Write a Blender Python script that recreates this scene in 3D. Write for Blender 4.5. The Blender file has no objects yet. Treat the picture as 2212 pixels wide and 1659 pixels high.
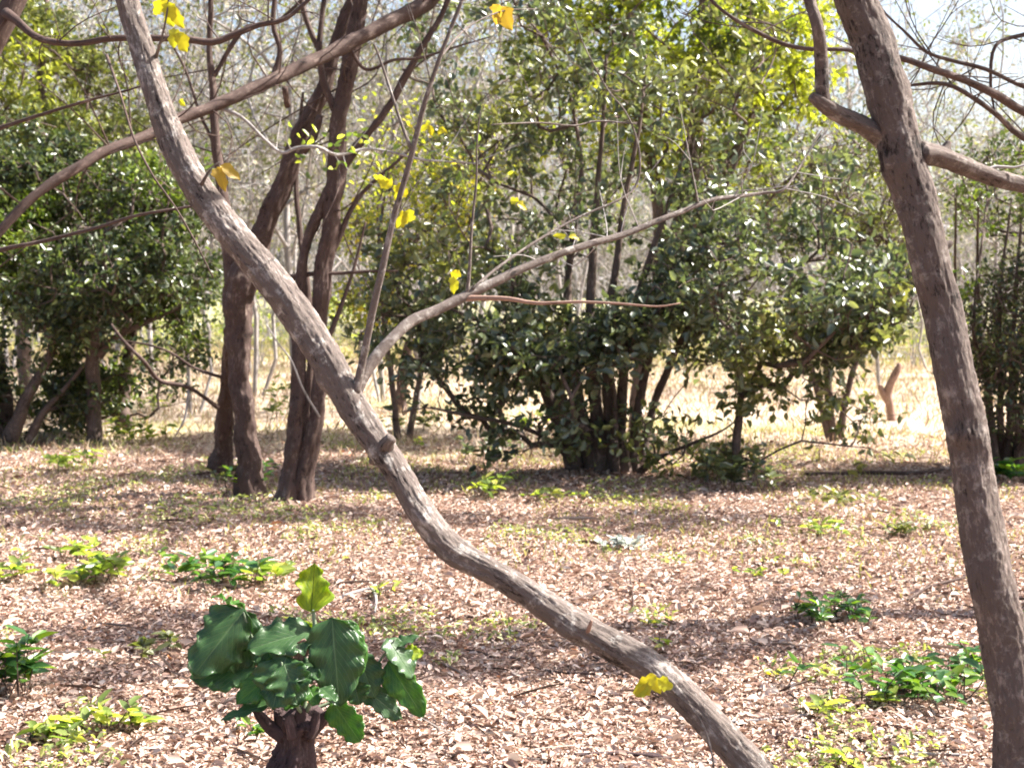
import bpy, math, random
import numpy as np
from mathutils import Vector, noise as mnoise

rng = np.random.default_rng(7)
random.seed(7)
scene = bpy.context.scene
col = scene.collection

# ------------------------------------------------------------------ camera frame
FX, CX, CY, HORIZON, EYE = 3039.0, 1106.0, 829.5, 640.0, 1.5
PITCH = math.atan((CY - HORIZON) / FX)
FWD = np.array([0, math.cos(PITCH), -math.sin(PITCH)])
UPV = np.array([0, math.sin(PITCH), math.cos(PITCH)])
RIG = np.array([1.0, 0, 0])
CAMP = np.array([0, 0, EYE])

def ray(x, y):
    return FWD + RIG * (x - CX) / FX + UPV * (CY - y) / FX

def P(x, y, d):
    r = ray(x, y)
    return CAMP + r * (d / r[1])

def hgt(x, y):
    x = np.asarray(x, float); y = np.asarray(y, float)
    near = 0.018 * np.sin(x * 2.1 + 1.3) * np.cos(y * 1.7) + 0.012 * np.sin(x * 4.3 + y * 3.1)
    far = 0.10 * np.sin(x * 0.19 + 0.6) * np.sin(y * 0.16) * np.clip((y - 12) / 20, 0, 1)
    return near + far

def G(x, y):
    r = ray(x, y)
    p = CAMP + r * (-EYE / r[2])
    p[2] = float(hgt(p[0], p[1]))
    return p

# ------------------------------------------------------------------ materials
def new_mat(name):
    m = bpy.data.materials.new(name)
    m.use_nodes = True
    nt = m.node_tree
    nt.nodes.clear()
    return m, nt

def N(nt, t, **kw):
    n = nt.nodes.new(t)
    for k, v in kw.items():
        if k.startswith('i_'):
            n.inputs[k[2:].replace('_', ' ')].default_value = v
        else:
            setattr(n, k, v)
    return n

def ramp(nt, stops, interp='LINEAR'):
    n = nt.nodes.new('ShaderNodeValToRGB')
    n.color_ramp.interpolation = interp
    els = n.color_ramp.elements
    while len(els) < len(stops):
        els.new(0.5)
    for e, (p, c) in zip(els, stops):
        e.position = p
        e.color = (*c, 1)
    return n

def bark_mat(name, dark, mid, pale, scale=1.0, bump=0.6, lichen=None):
    m, nt = new_mat(name)
    L = nt.links.new
    at = N(nt, 'ShaderNodeAttribute', attribute_name='bark')
    mp = N(nt, 'ShaderNodeMapping')
    mp.inputs['Scale'].default_value = (1, 1, 0.34)
    L(at.outputs['Vector'], mp.inputs['Vector'])
    n1 = N(nt, 'ShaderNodeTexNoise', i_Scale=95 * scale, i_Detail=8, i_Roughness=0.75)
    L(mp.outputs[0], n1.inputs['Vector'])
    n2 = N(nt, 'ShaderNodeTexNoise', i_Scale=9 * scale, i_Detail=4)
    L(at.outputs['Vector'], n2.inputs['Vector'])
    r = ramp(nt, [(0.39, dark), (0.46, mid), (0.54, mid), (0.64, pale)])
    mx = N(nt, 'ShaderNodeMath', operation='ADD')
    h1 = N(nt, 'ShaderNodeMath', operation='MULTIPLY'); h1.inputs[1].default_value = 0.62
    h2 = N(nt, 'ShaderNodeMath', operation='MULTIPLY'); h2.inputs[1].default_value = 0.38
    L(n1.outputs['Fac'], h1.inputs[0]); L(n2.outputs['Fac'], h2.inputs[0])
    L(h1.outputs[0], mx.inputs[0]); L(h2.outputs[0], mx.inputs[1])
    L(mx.outputs[0], r.inputs[0])
    colout = r.outputs[0]
    if lichen:
        n3 = N(nt, 'ShaderNodeTexNoise', i_Scale=26 * scale, i_Detail=5, i_Roughness=0.7)
        L(at.outputs['Vector'], n3.inputs['Vector'])
        lr = ramp(nt, [(0.55, (0, 0, 0)), (0.66, (0.6, 0.6, 0.6))])
        L(n3.outputs['Fac'], lr.inputs[0])
        mix = N(nt, 'ShaderNodeMix', data_type='RGBA')
        L(lr.outputs[0], mix.inputs['Factor'])
        L(colout, mix.inputs['A']); mix.inputs['B'].default_value = (*lichen, 1)
        colout = mix.outputs['Result']
    b = N(nt, 'ShaderNodeBump', i_Strength=bump, i_Distance=0.006 / scale)
    L(n1.outputs['Fac'], b.inputs['Height'])
    p = N(nt, 'ShaderNodeBsdfPrincipled', i_Roughness=0.8)
    p.inputs['Specular IOR Level'].default_value = 0.25
    L(colout, p.inputs['Base Color']); L(b.outputs[0], p.inputs['Normal'])
    o = N(nt, 'ShaderNodeOutputMaterial')
    L(p.outputs[0], o.inputs[0])
    return m

def leaf_mat(name, stops, rough=0.35, trans=0.35, trans_col=None, patch=None, spec=0.5, nscale=0.8):
    """stops: colour ramp over the random value of each leaf; patch: other ramp mixed in by a large noise."""
    m, nt = new_mat(name)
    L = nt.links.new
    g = N(nt, 'ShaderNodeNewGeometry')
    r = ramp(nt, stops)
    L(g.outputs['Random Per Island'], r.inputs[0])
    c = r.outputs[0]
    if patch:
        tc = N(nt, 'ShaderNodeTexCoord')
        nn = N(nt, 'ShaderNodeTexNoise', i_Scale=nscale, i_Detail=2)
        L(tc.outputs['Object'], nn.inputs['Vector'])
        pr = ramp(nt, [(0.50, (0, 0, 0)), (0.60, (1, 1, 1))])
        L(nn.outputs['Fac'], pr.inputs[0])
        r2 = ramp(nt, patch)
        L(g.outputs['Random Per Island'], r2.inputs[0])
        mx = N(nt, 'ShaderNodeMix', data_type='RGBA')
        L(pr.outputs[0], mx.inputs['Factor']); L(c, mx.inputs['A']); L(r2.outputs[0], mx.inputs['B'])
        c = mx.outputs['Result']
    p = N(nt, 'ShaderNodeBsdfPrincipled', i_Roughness=rough)
    p.inputs['Specular IOR Level'].default_value = spec
    L(c, p.inputs['Base Color'])
    t = N(nt, 'ShaderNodeBsdfTranslucent')
    tm = N(nt, 'ShaderNodeMix', data_type='RGBA', blend_type='MULTIPLY')
    tm.inputs['Factor'].default_value = 1
    L(c, tm.inputs['A']); tm.inputs['B'].default_value = (*(trans_col or (2.2, 2.4, 0.8)), 1)
    L(tm.outputs['Result'], t.inputs['Color'])
    ms = N(nt, 'ShaderNodeMixShader'); ms.inputs[0].default_value = trans
    L(p.outputs[0], ms.inputs[1]); L(t.outputs[0], ms.inputs[2])
    o = N(nt, 'ShaderNodeOutputMaterial')
    L(ms.outputs[0], o.inputs[0])
    return m

M = {}
M['bark_front'] = bark_mat('bark_front', (0.022, 0.015, 0.013), (0.13, 0.103, 0.09), (0.36, 0.31, 0.28), 0.85, 1.0, (0.50, 0.47, 0.43))
M['bark_upright'] = bark_mat('bark_upright', (0.02, 0.014, 0.012), (0.105, 0.079, 0.068), (0.25, 0.20, 0.175), 0.8, 1.0, (0.32, 0.28, 0.25))
M['bark_mid'] = bark_mat('bark_mid', (0.022, 0.013, 0.011), (0.075, 0.048, 0.040), (0.21, 0.155, 0.13), 0.7, 0.6)
M['bark_bush'] = bark_mat('bark_bush', (0.03, 0.02, 0.017), (0.11, 0.078, 0.065), (0.28, 0.21, 0.18), 0.8, 0.4)
M['bark_pale'] = bark_mat('bark_pale', (0.13, 0.115, 0.108), (0.29, 0.265, 0.255), (0.48, 0.45, 0.44), 0.4, 0.2)
M['bark_far'] = bark_mat('bark_far', (0.11, 0.10, 0.10), (0.22, 0.205, 0.205), (0.36, 0.34, 0.34), 0.3, 0.2)
M['dead_wood'] = bark_mat('dead_wood', (0.10, 0.06, 0.045), (0.27, 0.17, 0.13), (0.42, 0.30, 0.24), 0.8, 0.5)
M['stump_wood'] = bark_mat('stump_wood', (0.02, 0.012, 0.014), (0.065, 0.04, 0.04), (0.16, 0.105, 0.10), 0.9, 0.9)

M['leaf_camellia'] = leaf_mat('leaf_camellia', [(0, (0.040, 0.058, 0.036)), (0.5, (0.075, 0.10, 0.052)), (1, (0.17, 0.20, 0.10))], 0.34, 0.3,
                              patch=[(0, (0.07, 0.085, 0.035)), (1, (0.22, 0.23, 0.07))], trans_col=(1.9, 1.9, 1.0), spec=1.0, nscale=0.7)
M['leaf_holly'] = leaf_mat('leaf_holly', [(0, (0.13, 0.14, 0.03)), (0.5, (0.27, 0.29, 0.04)), (1, (0.42, 0.41, 0.06))], 0.3, 0.38,
                           patch=[(0, (0.04, 0.06, 0.02)), (1, (0.12, 0.14, 0.03))], spec=0.5)
M['leaf_shade'] = leaf_mat('leaf_shade', [(0, (0.03, 0.045, 0.022)), (0.6, (0.055, 0.075, 0.035)), (1, (0.14, 0.16, 0.06))], 0.32, 0.28, trans_col=(2.0, 2.1, 0.9),
                           patch=[(0, (0.06, 0.10, 0.02)), (1, (0.17, 0.22, 0.03))], nscale=0.9)
M['leaf_olive'] = leaf_mat('leaf_olive', [(0, (0.07, 0.08, 0.035)), (0.6, (0.13, 0.14, 0.06)), (1, (0.22, 0.22, 0.08))], 0.45, 0.3)
M['leaf_weed'] = leaf_mat('leaf_weed', [(0, (0.10, 0.13, 0.05)), (0.5, (0.22, 0.25, 0.09)), (1, (0.42, 0.42, 0.18))], 0.4, 0.3)
M['leaf_sage'] = leaf_mat('leaf_sage', [(0, (0.08, 0.10, 0.04)), (0.6, (0.16, 0.18, 0.07)), (1, (0.27, 0.28, 0.10))], 0.38, 0.35, trans_col=(2.0, 2.0, 0.9), patch=[(0, (0.16, 0.19, 0.04)), (1, (0.34, 0.36, 0.06))])
M['twig_bits'] = leaf_mat('twig_bits', [(0, (0.06, 0.04, 0.03)), (0.5, (0.17, 0.12, 0.10)), (1, (0.42, 0.36, 0.31))], 0.7, 0.05, (1, 1, 1), spec=0.2)
M['leaf_gold'] = leaf_mat('leaf_gold', [(0, (0.10, 0.12, 0.03)), (0.55, (0.24, 0.26, 0.05)), (0.85, (0.44, 0.42, 0.06)), (1, (0.55, 0.42, 0.08))], 0.35, 0.4)
M['leaf_tan'] = leaf_mat('leaf_tan', [(0, (0.17, 0.17, 0.12)), (0.6, (0.32, 0.31, 0.25)), (1, (0.50, 0.47, 0.42))], 0.4, 0.3, (1.2, 1.15, 1.0))
M['leaf_bright'] = leaf_mat('leaf_bright', [(0, (0.08, 0.12, 0.04)), (0.5, (0.17, 0.22, 0.06)), (0.8, (0.32, 0.36, 0.07)), (1, (0.45, 0.42, 0.12))], 0.3, 0.42)
M['leaf_ground'] = leaf_mat('leaf_ground', [(0, (0.03, 0.08, 0.03)), (0.5, (0.05, 0.12, 0.035)), (1, (0.16, 0.24, 0.03))], 0.25, 0.28, spec=0.7)
M['leaf_glint'] = leaf_mat('leaf_glint', [(0, (0.38, 0.42, 0.38)), (1, (0.72, 0.74, 0.70))], 0.25, 0.2, (1.2, 1.3, 1.2))  # white glints of a glossy shrub, put into the leaf colour
M['leaf_yellow'] = leaf_mat('leaf_yellow', [(0, (0.40, 0.34, 0.02)), (0.6, (0.44, 0.44, 0.03)), (1, (0.38, 0.46, 0.04))], 0.45, 0.4, (1.3, 1.25, 0.6))
M['leaf_orange'] = leaf_mat('leaf_orange', [(0, (0.34, 0.22, 0.03)), (1, (0.42, 0.30, 0.05))], 0.5, 0.45, (1.2, 1.2, 0.7))
M['litter'] = leaf_mat('litter', [(0, (0.13, 0.07, 0.05)), (0.12, (0.31, 0.19, 0.145)), (0.45, (0.46, 0.325, 0.26)), (0.82, (0.55, 0.43, 0.36)), (0.97, (0.64, 0.55, 0.48)), (1, (0.42, 0.17, 0.06))],
                       0.55, 0.12, (1.1, 1.0, 0.9), spec=0.3)
M['straw'] = leaf_mat('straw', [(0, (0.28, 0.20, 0.14)), (0.5, (0.47, 0.37, 0.27)), (0.8, (0.58, 0.49, 0.38)), (1, (0.30, 0.32, 0.11))], 0.6, 0.3, (1.1, 1.0, 0.8), spec=0.2)
M['grass_green'] = leaf_mat('grass_green', [(0, (0.20, 0.22, 0.07)), (0.6, (0.38, 0.37, 0.14)), (1, (0.55, 0.48, 0.26))], 0.5, 0.35, (1.3, 1.3, 0.7), spec=0.3)

# big leaves of the foreground plant, veins taken from the leaf's own coordinates
def big_leaf_mat(name, base, dark, vein, rough, trans, tcol, spots=0.0):
    m, nt = new_mat(name)
    L = nt.links.new
    at = N(nt, 'ShaderNodeAttribute', attribute_name='luv')
    sep = N(nt, 'ShaderNodeSeparateXYZ'); L(at.outputs['Vector'], sep.inputs[0])
    ab = N(nt, 'ShaderNodeMath', operation='ABSOLUTE'); L(sep.outputs['X'], ab.inputs[0])
    rib = ramp(nt, [(0.0, (1, 1, 1)), (0.05, (0, 0, 0))]); L(ab.outputs[0], rib.inputs[0])
    # side veins: bands of (v - 0.55|u|)
    mu = N(nt, 'ShaderNodeMath', operation='MULTIPLY'); mu.inputs[1].default_value = 0.5; L(ab.outputs[0], mu.inputs[0])
    su = N(nt, 'ShaderNodeMath', operation='SUBTRACT'); L(sep.outputs['Y'], su.inputs[0]); L(mu.outputs[0], su.inputs[1])
    fr = N(nt, 'ShaderNodeMath', operation='MULTIPLY'); fr.inputs[1].default_value = 9; L(su.outputs[0], fr.inputs[0])
    pp = N(nt, 'ShaderNodeMath', operation='PINGPONG'); pp.inputs[1].default_value = 0.5; L(fr.outputs[0], pp.inputs[0])
    vr = ramp(nt, [(0.0, (0.55, 0.55, 0.55)), (0.09, (0, 0, 0))]); L(pp.outputs[0], vr.inputs[0])
    mxv = N(nt, 'ShaderNodeMath', operation='MAXIMUM'); L(rib.outputs[0], mxv.inputs[0]); L(vr.outputs[0], mxv.inputs[1])
    nz = N(nt, 'ShaderNodeTexNoise', i_Scale=4.0, i_Detail=5); L(at.outputs['Vector'], nz.inputs['Vector'])
    nr = ramp(nt, [(0.35, dark), (0.65, base)]); L(nz.outputs['Fac'], nr.inputs[0])
    mx = N(nt, 'ShaderNodeMix', data_type='RGBA'); L(mxv.outputs[0], mx.inputs['Factor']); L(nr.outputs[0], mx.inputs['A'])
    mx.inputs['B'].default_value = (*vein, 1)
    c = mx.outputs['Result']
    bp = N(nt, 'ShaderNodeBump', i_Strength=0.5, i_Distance=0.004, invert=True)
    L(mxv.outputs[0], bp.inputs['Height'])
    p = N(nt, 'ShaderNodeBsdfPrincipled', i_Roughness=rough)
    p.inputs['Specular IOR Level'].default_value = 0.45
    L(c, p.inputs['Base Color']); L(bp.outputs[0], p.inputs['Normal'])
    t = N(nt, 'ShaderNodeBsdfTranslucent')
    tm = N(nt, 'ShaderNodeMix', data_type='RGBA', blend_type='MULTIPLY'); tm.inputs['Factor'].default_value = 1
    L(c, tm.inputs['A']); tm.inputs['B'].default_value = (*tcol, 1)
    L(tm.outputs['Result'], t.inputs['Color'])
    ms = N(nt, 'ShaderNodeMixShader'); ms.inputs[0].default_value = trans
    L(p.outputs[0], ms.inputs[1]); L(t.outputs[0], ms.inputs[2])
    o = N(nt, 'ShaderNodeOutputMaterial'); L(ms.outputs[0], o.inputs[0])
    return m

M['big_dark'] = big_leaf_mat('big_dark', (0.06, 0.125, 0.04), (0.034, 0.08, 0.028), (0.12, 0.19, 0.09), 0.33, 0.33, (2.2, 3.0, 0.8))
M['big_green'] = big_leaf_mat('big_green', (0.09, 0.21, 0.03), (0.05, 0.14, 0.025), (0.16, 0.28, 0.07), 0.3, 0.4, (1.8, 2.2, 0.7))
M['big_lime'] = big_leaf_mat('big_lime', (0.42, 0.50, 0.03), (0.20, 0.30, 0.02), (0.08, 0.13, 0.01), 0.4, 0.55, (1.5, 1.5, 0.5))
M['big_dead'] = big_leaf_mat('big_dead', (0.40, 0.24, 0.18), (0.20, 0.11, 0.08), (0.45, 0.32, 0.25), 0.6, 0.15, (1.1, 1, 0.9))

# ground: litter brown near, dry grass beyond, green patches
def ground_mat():
    m, nt = new_mat('ground_soil_and_grass')
    L = nt.links.new
    tc = N(nt, 'ShaderNodeTexCoord')
    v1 = N(nt, 'ShaderNodeTexVoronoi', i_Scale=38.0); v1.inputs['Randomness'].default_value = 1
    L(tc.outputs['Object'], v1.inputs['Vector'])
    sepc = N(nt, 'ShaderNodeSeparateColor'); L(v1.outputs['Color'], sepc.inputs[0])
    lit = ramp(nt, [(0, (0.08, 0.045, 0.03)), (0.35, (0.2, 0.12, 0.085)), (0.75, (0.34, 0.23, 0.17)), (1, (0.46, 0.36, 0.29))])
    L(sepc.outputs[0], lit.inputs[0])
    n2 = N(nt, 'ShaderNodeTexNoise', i_Scale=26.0, i_Detail=8, i_Roughness=0.7)
    L(tc.outputs['Object'], n2.inputs['Vector'])
    dry = ramp(nt, [(0.3, (0.28, 0.20, 0.15)), (0.5, (0.45, 0.355, 0.27)), (0.7, (0.56, 0.47, 0.385))])
    L(n2.outputs['Fac'], dry.inputs[0])
    grn = ramp(nt, [(0.3, (0.2, 0.2, 0.09)), (0.7, (0.40, 0.37, 0.19))])
    L(n2.outputs['Fac'], grn.inputs[0])
    n3 = N(nt, 'ShaderNodeTexNoise', i_Scale=0.35, i_Detail=4); L(tc.outputs['Object'], n3.inputs['Vector'])
    gp = ramp(nt, [(0.52, (0, 0, 0)), (0.62, (0.8, 0.8, 0.8))]); L(n3.outputs['Fac'], gp.inputs[0])
    sp = N(nt, 'ShaderNodeSeparateXYZ'); L(tc.outputs['Object'], sp.inputs[0])
    mr2 = N(nt, 'ShaderNodeMapRange'); mr2.inputs['From Min'].default_value = 28; mr2.inputs['From Max'].default_value = 42
    L(sp.outputs['Y'], mr2.inputs['Value'])
    mxg = N(nt, 'ShaderNodeMath', operation='MAXIMUM'); L(gp.outputs[0], mxg.inputs[0]); L(mr2.outputs[0], mxg.inputs[1])
    a = N(nt, 'ShaderNodeMix', data_type='RGBA'); L(mxg.outputs[0], a.inputs['Factor']); L(dry.outputs[0], a.inputs['A']); L(grn.outputs[0], a.inputs['B'])
    wob = N(nt, 'ShaderNodeMath', operation='MULTIPLY_ADD'); wob.inputs[1].default_value = 7.0
    L(n3.outputs['Fac'], wob.inputs[0]); L(sp.outputs['Y'], wob.inputs[2])
    mr = N(nt, 'ShaderNodeMapRange'); mr.inputs['From Min'].default_value = 15.8; mr.inputs['From Max'].default_value = 17.5
    L(wob.outputs[0], mr.inputs['Value'])
    b = N(nt, 'ShaderNodeMix', data_type='RGBA'); L(mr.outputs[0], b.inputs['Factor']); L(lit.outputs[0], b.inputs['A']); L(a.outputs['Result'], b.inputs['B'])
    bu = N(nt, 'ShaderNodeBump', i_Strength=0.8, i_Distance=0.03)
    L(n2.outputs['Fac'], bu.inputs['Height'])
    p = N(nt, 'ShaderNodeBsdfPrincipled', i_Roughness=0.9)
    p.inputs['Specular IOR Level'].default_value = 0.15
    L(b.outputs['Result'], p.inputs['Base Color']); L(bu.outputs[0], p.inputs['Normal'])
    o = N(nt, 'ShaderNodeOutputMaterial'); L(p.outputs[0], o.inputs[0])
    return m
M['ground'] = ground_mat()

def plain_mat(name, c1, c2, scale=8.0, rough=0.85):
    m, nt = new_mat(name)
    tc = N(nt, 'ShaderNodeTexCoord')
    n = N(nt, 'ShaderNodeTexNoise', i_Scale=scale, i_Detail=6); nt.links.new(tc.outputs['Object'], n.inputs['Vector'])
    r = ramp(nt, [(0.35, c1), (0.65, c2)]); nt.links.new(n.outputs['Fac'], r.inputs[0])
    p = N(nt, 'ShaderNodeBsdfPrincipled', i_Roughness=rough); nt.links.new(r.outputs[0], p.inputs['Base Color'])
    o = N(nt, 'ShaderNodeOutputMaterial'); nt.links.new(p.outputs[0], o.inputs[0])
    return m
M['path'] = plain_mat('path_grey', (0.25, 0.26, 0.30), (0.36, 0.37, 0.42))

# ------------------------------------------------------------------ objects
def tag(o, label=None, cat=None, group=None, kind=None):
    if label: o['label'] = label
    if cat: o['category'] = cat
    if group: o['group'] = group
    if kind: o['kind'] = kind
    return o

def empty(name, loc, label, cat, group=None, rz=0.0, s=1.0):
    o = bpy.data.objects.new(name, None)
    col.objects.link(o)
    o.location = tuple(float(v) for v in loc); o.rotation_euler = (0, 0, rz); o.scale = (s, s, s)
    o.empty_display_size = 0.2
    return tag(o, label, cat, group)

def mesh_obj(name, V, Q, mat, parent=None, bark=None, luv=None, smooth=True, origin=None):
    """V (n,3) world-coordinate vertices, Q (m,4) faces; made local to the parent's location."""
    V = np.asarray(V, float)
    if origin is not None:
        V = V - np.asarray(origin)
    elif parent is not None:
        V = V - np.array(parent.location)
    me = bpy.data.meshes.new(name)
    Q = np.asarray(Q, np.int32)
    k = Q.shape[1]
    me.vertices.add(len(V)); me.vertices.foreach_set('co', V.astype(np.float32).ravel())
    me.loops.add(Q.size); me.loops.foreach_set('vertex_index', Q.ravel())
    me.polygons.add(len(Q))
    me.polygons.foreach_set('loop_start', np.arange(0, Q.size, k, dtype=np.int32))
    me.polygons.foreach_set('use_smooth', np.full(len(Q), smooth))
    me.update(calc_edges=True)
    if bark is not None:
        a = me.attributes.new('bark', 'FLOAT_VECTOR', 'POINT'); a.data.foreach_set('vector', np.asarray(bark, np.float32).ravel())
    if luv is not None:
        a = me.attributes.new('luv', 'FLOAT_VECTOR', 'POINT'); a.data.foreach_set('vector', np.asarray(luv, np.float32).ravel())
    me.materials.append(mat)
    o = bpy.data.objects.new(name, me)
    col.objects.link(o)
    if parent is not None: o.parent = parent
    if origin is not None: o.location = tuple(origin)
    return o

class Acc:
    def __init__(s): s.V = []; s.Q = []; s.B = []; s.n = 0
    def add(s, V, Q, B=None):
        s.V.append(np.asarray(V, float)); s.Q.append(np.asarray(Q, int) + s.n)
        s.B.append(np.zeros_like(V) if B is None else B); s.n += len(V)
    def build(s, name, mat, parent=None, which='bark', origin=None):
        V = np.concatenate(s.V); Q = np.concatenate(s.Q); B = np.concatenate(s.B)
        return mesh_obj(name, V, Q, mat, parent, bark=B if which == 'bark' else None, luv=B if which == 'luv' else None, origin=origin)

def nrm(a):
    return a / np.maximum(np.linalg.norm(a, axis=-1, keepdims=True), 1e-9)

def catmull(pts, step):
    """pts (n,4): x y z r -> resampled about every `step` metres"""
    pts = np.asarray(pts, float)
    p = np.vstack([2 * pts[0] - pts[1], pts, 2 * pts[-1] - pts[-2]])
    out = []
    for i in range(1, len(p) - 2):
        L = np.linalg.norm(p[i + 1][:3] - p[i][:3]); k = max(2, int(math.ceil(L / step)))
        t = np.linspace(0, 1, k, endpoint=False)[:, None]
        a, b, c, d = p[i - 1], p[i], p[i + 1], p[i + 2]
        out.append(0.5 * ((2 * b) + (c - a) * t + (2 * a - 5 * b + 4 * c - d) * t ** 2 + (3 * b - a - 3 * c + d) * t ** 3))
    out.append(pts[-1][None])
    out = np.vstack(out)
    out[:, 3] = np.maximum(out[:, 3], 0.0006)
    return out

def tube(acc, pts, sides=12, step=0.05, rough=0.0, seed=0, flare=None, knots=(), cap=True, crack=0.0):
    c = catmull(pts, step)
    n = len(c); X = c[:, :3]; R = c[:, 3]
    if rough > 0:   # slight wander of the axis
        for j in range(n):
            v = mnoise.noise_vector(Vector(X[j] * 5) + Vector((seed * 3.1, 0, 0)))
            X[j] += np.array(v) * R[j] * 0.22
    T = nrm(np.gradient(X, axis=0))
    u = np.cross(T[0], [0.31, 0.9, 0.2]); u /= np.linalg.norm(u)
    S = np.concatenate([[0], np.cumsum(np.linalg.norm(np.diff(X, axis=0), axis=1))])
    ang = np.linspace(0, 2 * math.pi, sides, endpoint=False)
    V = np.zeros((n, sides, 3)); B = np.zeros((n, sides, 3))
    r0 = float(np.mean(R))
    for j in range(n):
        u = u - T[j] * np.dot(u, T[j]); u /= np.linalg.norm(u); w = np.cross(T[j], u)
        rad = np.full(sides, R[j])
        if rough > 0:
            for k, a in enumerate(ang):
                q = Vector((math.cos(a) * 3.2, math.sin(a) * 3.2, S[j] * 9 + seed * 7.7))
                q2 = Vector((math.cos(a) * 1.1, math.sin(a) * 1.1, S[j] * 4.5 + seed * 3.7))
                q3 = Vector((math.cos(a) * 9, math.sin(a) * 9, S[j] * 30 + seed))
                rad[k] *= 1 + rough * (0.9 * mnoise.noise(q2) + 0.55 * mnoise.noise(q) + 0.28 * mnoise.noise(q3))
        if crack > 0:
            for k, a in enumerate(ang):
                q4 = Vector((math.cos(a) * 3.4, math.sin(a) * 3.4, S[j] * 13 + seed * 2.2))
                q5 = Vector((math.cos(a) * 6.5, math.sin(a) * 6.5, S[j] * 34 + seed * 5.1))
                w4 = max(0.0, 0.13 - abs(mnoise.noise(q4))) / 0.13; w5 = max(0.0, 0.15 - abs(mnoise.noise(q5))) / 0.15
                rad[k] *= 1 - crack * (w4 ** 1.3 + 0.6 * w5) + crack * 0.9 * mnoise.noise(q5 * 1.9)
        for (s0, a0, amp, sp) in knots:   # swellings: position along, angle, height, spread
            da = np.angle(np.exp(1j * (ang - a0)))
            rad = rad * (1 + amp * math.exp(-((S[j] - s0) / sp) ** 2) * np.exp(-(da / 0.7) ** 2))
        V[j] = X[j] + rad[:, None] * (np.cos(ang)[:, None] * u + np.sin(ang)[:, None] * w)
        B[j, :, 0] = np.cos(ang) * max(r0, 0.01); B[j, :, 1] = np.sin(ang) * max(r0, 0.01); B[j, :, 2] = S[j] + seed * 1.37
    idx = np.arange(n * sides).reshape(n, sides)
    a = idx[:-1]; b = idx[1:]
    Q = np.stack([a, np.roll(a, -1, 1), np.roll(b, -1, 1), b], -1).reshape(-1, 4)
    V = V.reshape(-1, 3); B = B.reshape(-1, 3)
    if cap:
        V = np.vstack([V, X[-1] + T[-1] * R[-1] * 0.4, X[0] - T[0] * R[0] * 0.2]); B = np.vstack([B, B[-1], B[0]])
        e = n * sides
        l = idx[-1]; f = idx[0]
        Qc = np.stack([l[::2], np.roll(l, -1)[::2], np.roll(l, -2)[::2], np.full(len(l[::2]), e)], -1)
        Qf = np.stack([np.roll(f, -2)[::2], np.roll(f, -1)[::2], f[::2], np.full(len(f[::2]), e + 1)], -1)
        Q = np.vstack([Q, Qc, Qf])
    acc.add(V, Q, B)
    return c

WF = 1.0
def pix(pts, d0=None):
    """[(x, y, width_px, depth)] -> [[X,Y,Z,r]]"""
    out = []
    for x, y, w, d in pts:
        p = P(x, y, d)
        out.append([*p, 0.5 * w * WF * d / FX])
    return out

# ------------------------------------------------------------------ branching skeletons
def grow(stems, attract, step=0.2, jit=0.12, r_tip=0.004, expo=0.42, r_cap=None, rg=None, up=0.15):
    """stems: list of polylines [[x,y,z],...] all starting near the base. attract: (n,3) points every one of which gets a branch."""
    rg = rg or rng
    pos = []; par = []
    for st in stems:
        prev = -1
        for k, p in enumerate(st):
            pos.append(np.asarray(p, float)); par.append(prev); prev = len(pos) - 1
    cap = len(pos) + len(attract) * 12
    A = np.zeros((cap, 3)); n = len(pos); A[:n] = pos
    plen = np.zeros(cap)
    for i in range(n):
        if par[i] >= 0: plen[i] = plen[par[i]] + np.linalg.norm(A[i] - A[par[i]])
    base = A[0].copy()
    order = np.argsort(np.linalg.norm(attract - base, axis=1) + rg.normal(0, 0.3, len(attract)))
    for ai in order:
        p = attract[ai]
        dv = p - A[:n]
        dist = np.linalg.norm(dv, axis=1)
        cost = dist * (1.0 + 0.5 * np.clip(-dv[:, 2] / (dist + 1e-6), 0, 1)) + 0.12 * plen[:n]
        j = int(np.argmin(cost))
        d = dist[j]; m = max(1, min(10, int(math.ceil(d / step))))
        a = A[j].copy(); prev = j
        pd = A[j] - A[par[j]] if par[j] >= 0 else np.array([0, 0, 1.0])
        pd = pd / (np.linalg.norm(pd) + 1e-9)
        c1 = a + pd * d * 0.3 + np.array([0, 0, up * d])
        for k in range(1, m + 1):
            if n >= cap: break
            t = k / m
            q = (1 - t) ** 2 * a + 2 * (1 - t) * t * c1 + t * t * p + rg.normal(0, jit * step, 3) * (1 if k < m else 0)
            A[n] = q; par.append(prev); plen[n] = plen[prev] + np.linalg.norm(q - A[prev]); prev = n; n += 1
    A = A[:n]; par = np.array(par)
    cnt = np.zeros(n); kids = np.bincount(par[par >= 0], minlength=n)
    cnt[kids == 0] = 1
    for i in range(n - 1, -1, -1):
        if par[i] >= 0: cnt[par[i]] += cnt[i]
    R = r_tip * np.maximum(cnt, 1) ** expo
    if r_cap: R = np.minimum(R, r_cap)
    return A, par, R, kids

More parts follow.
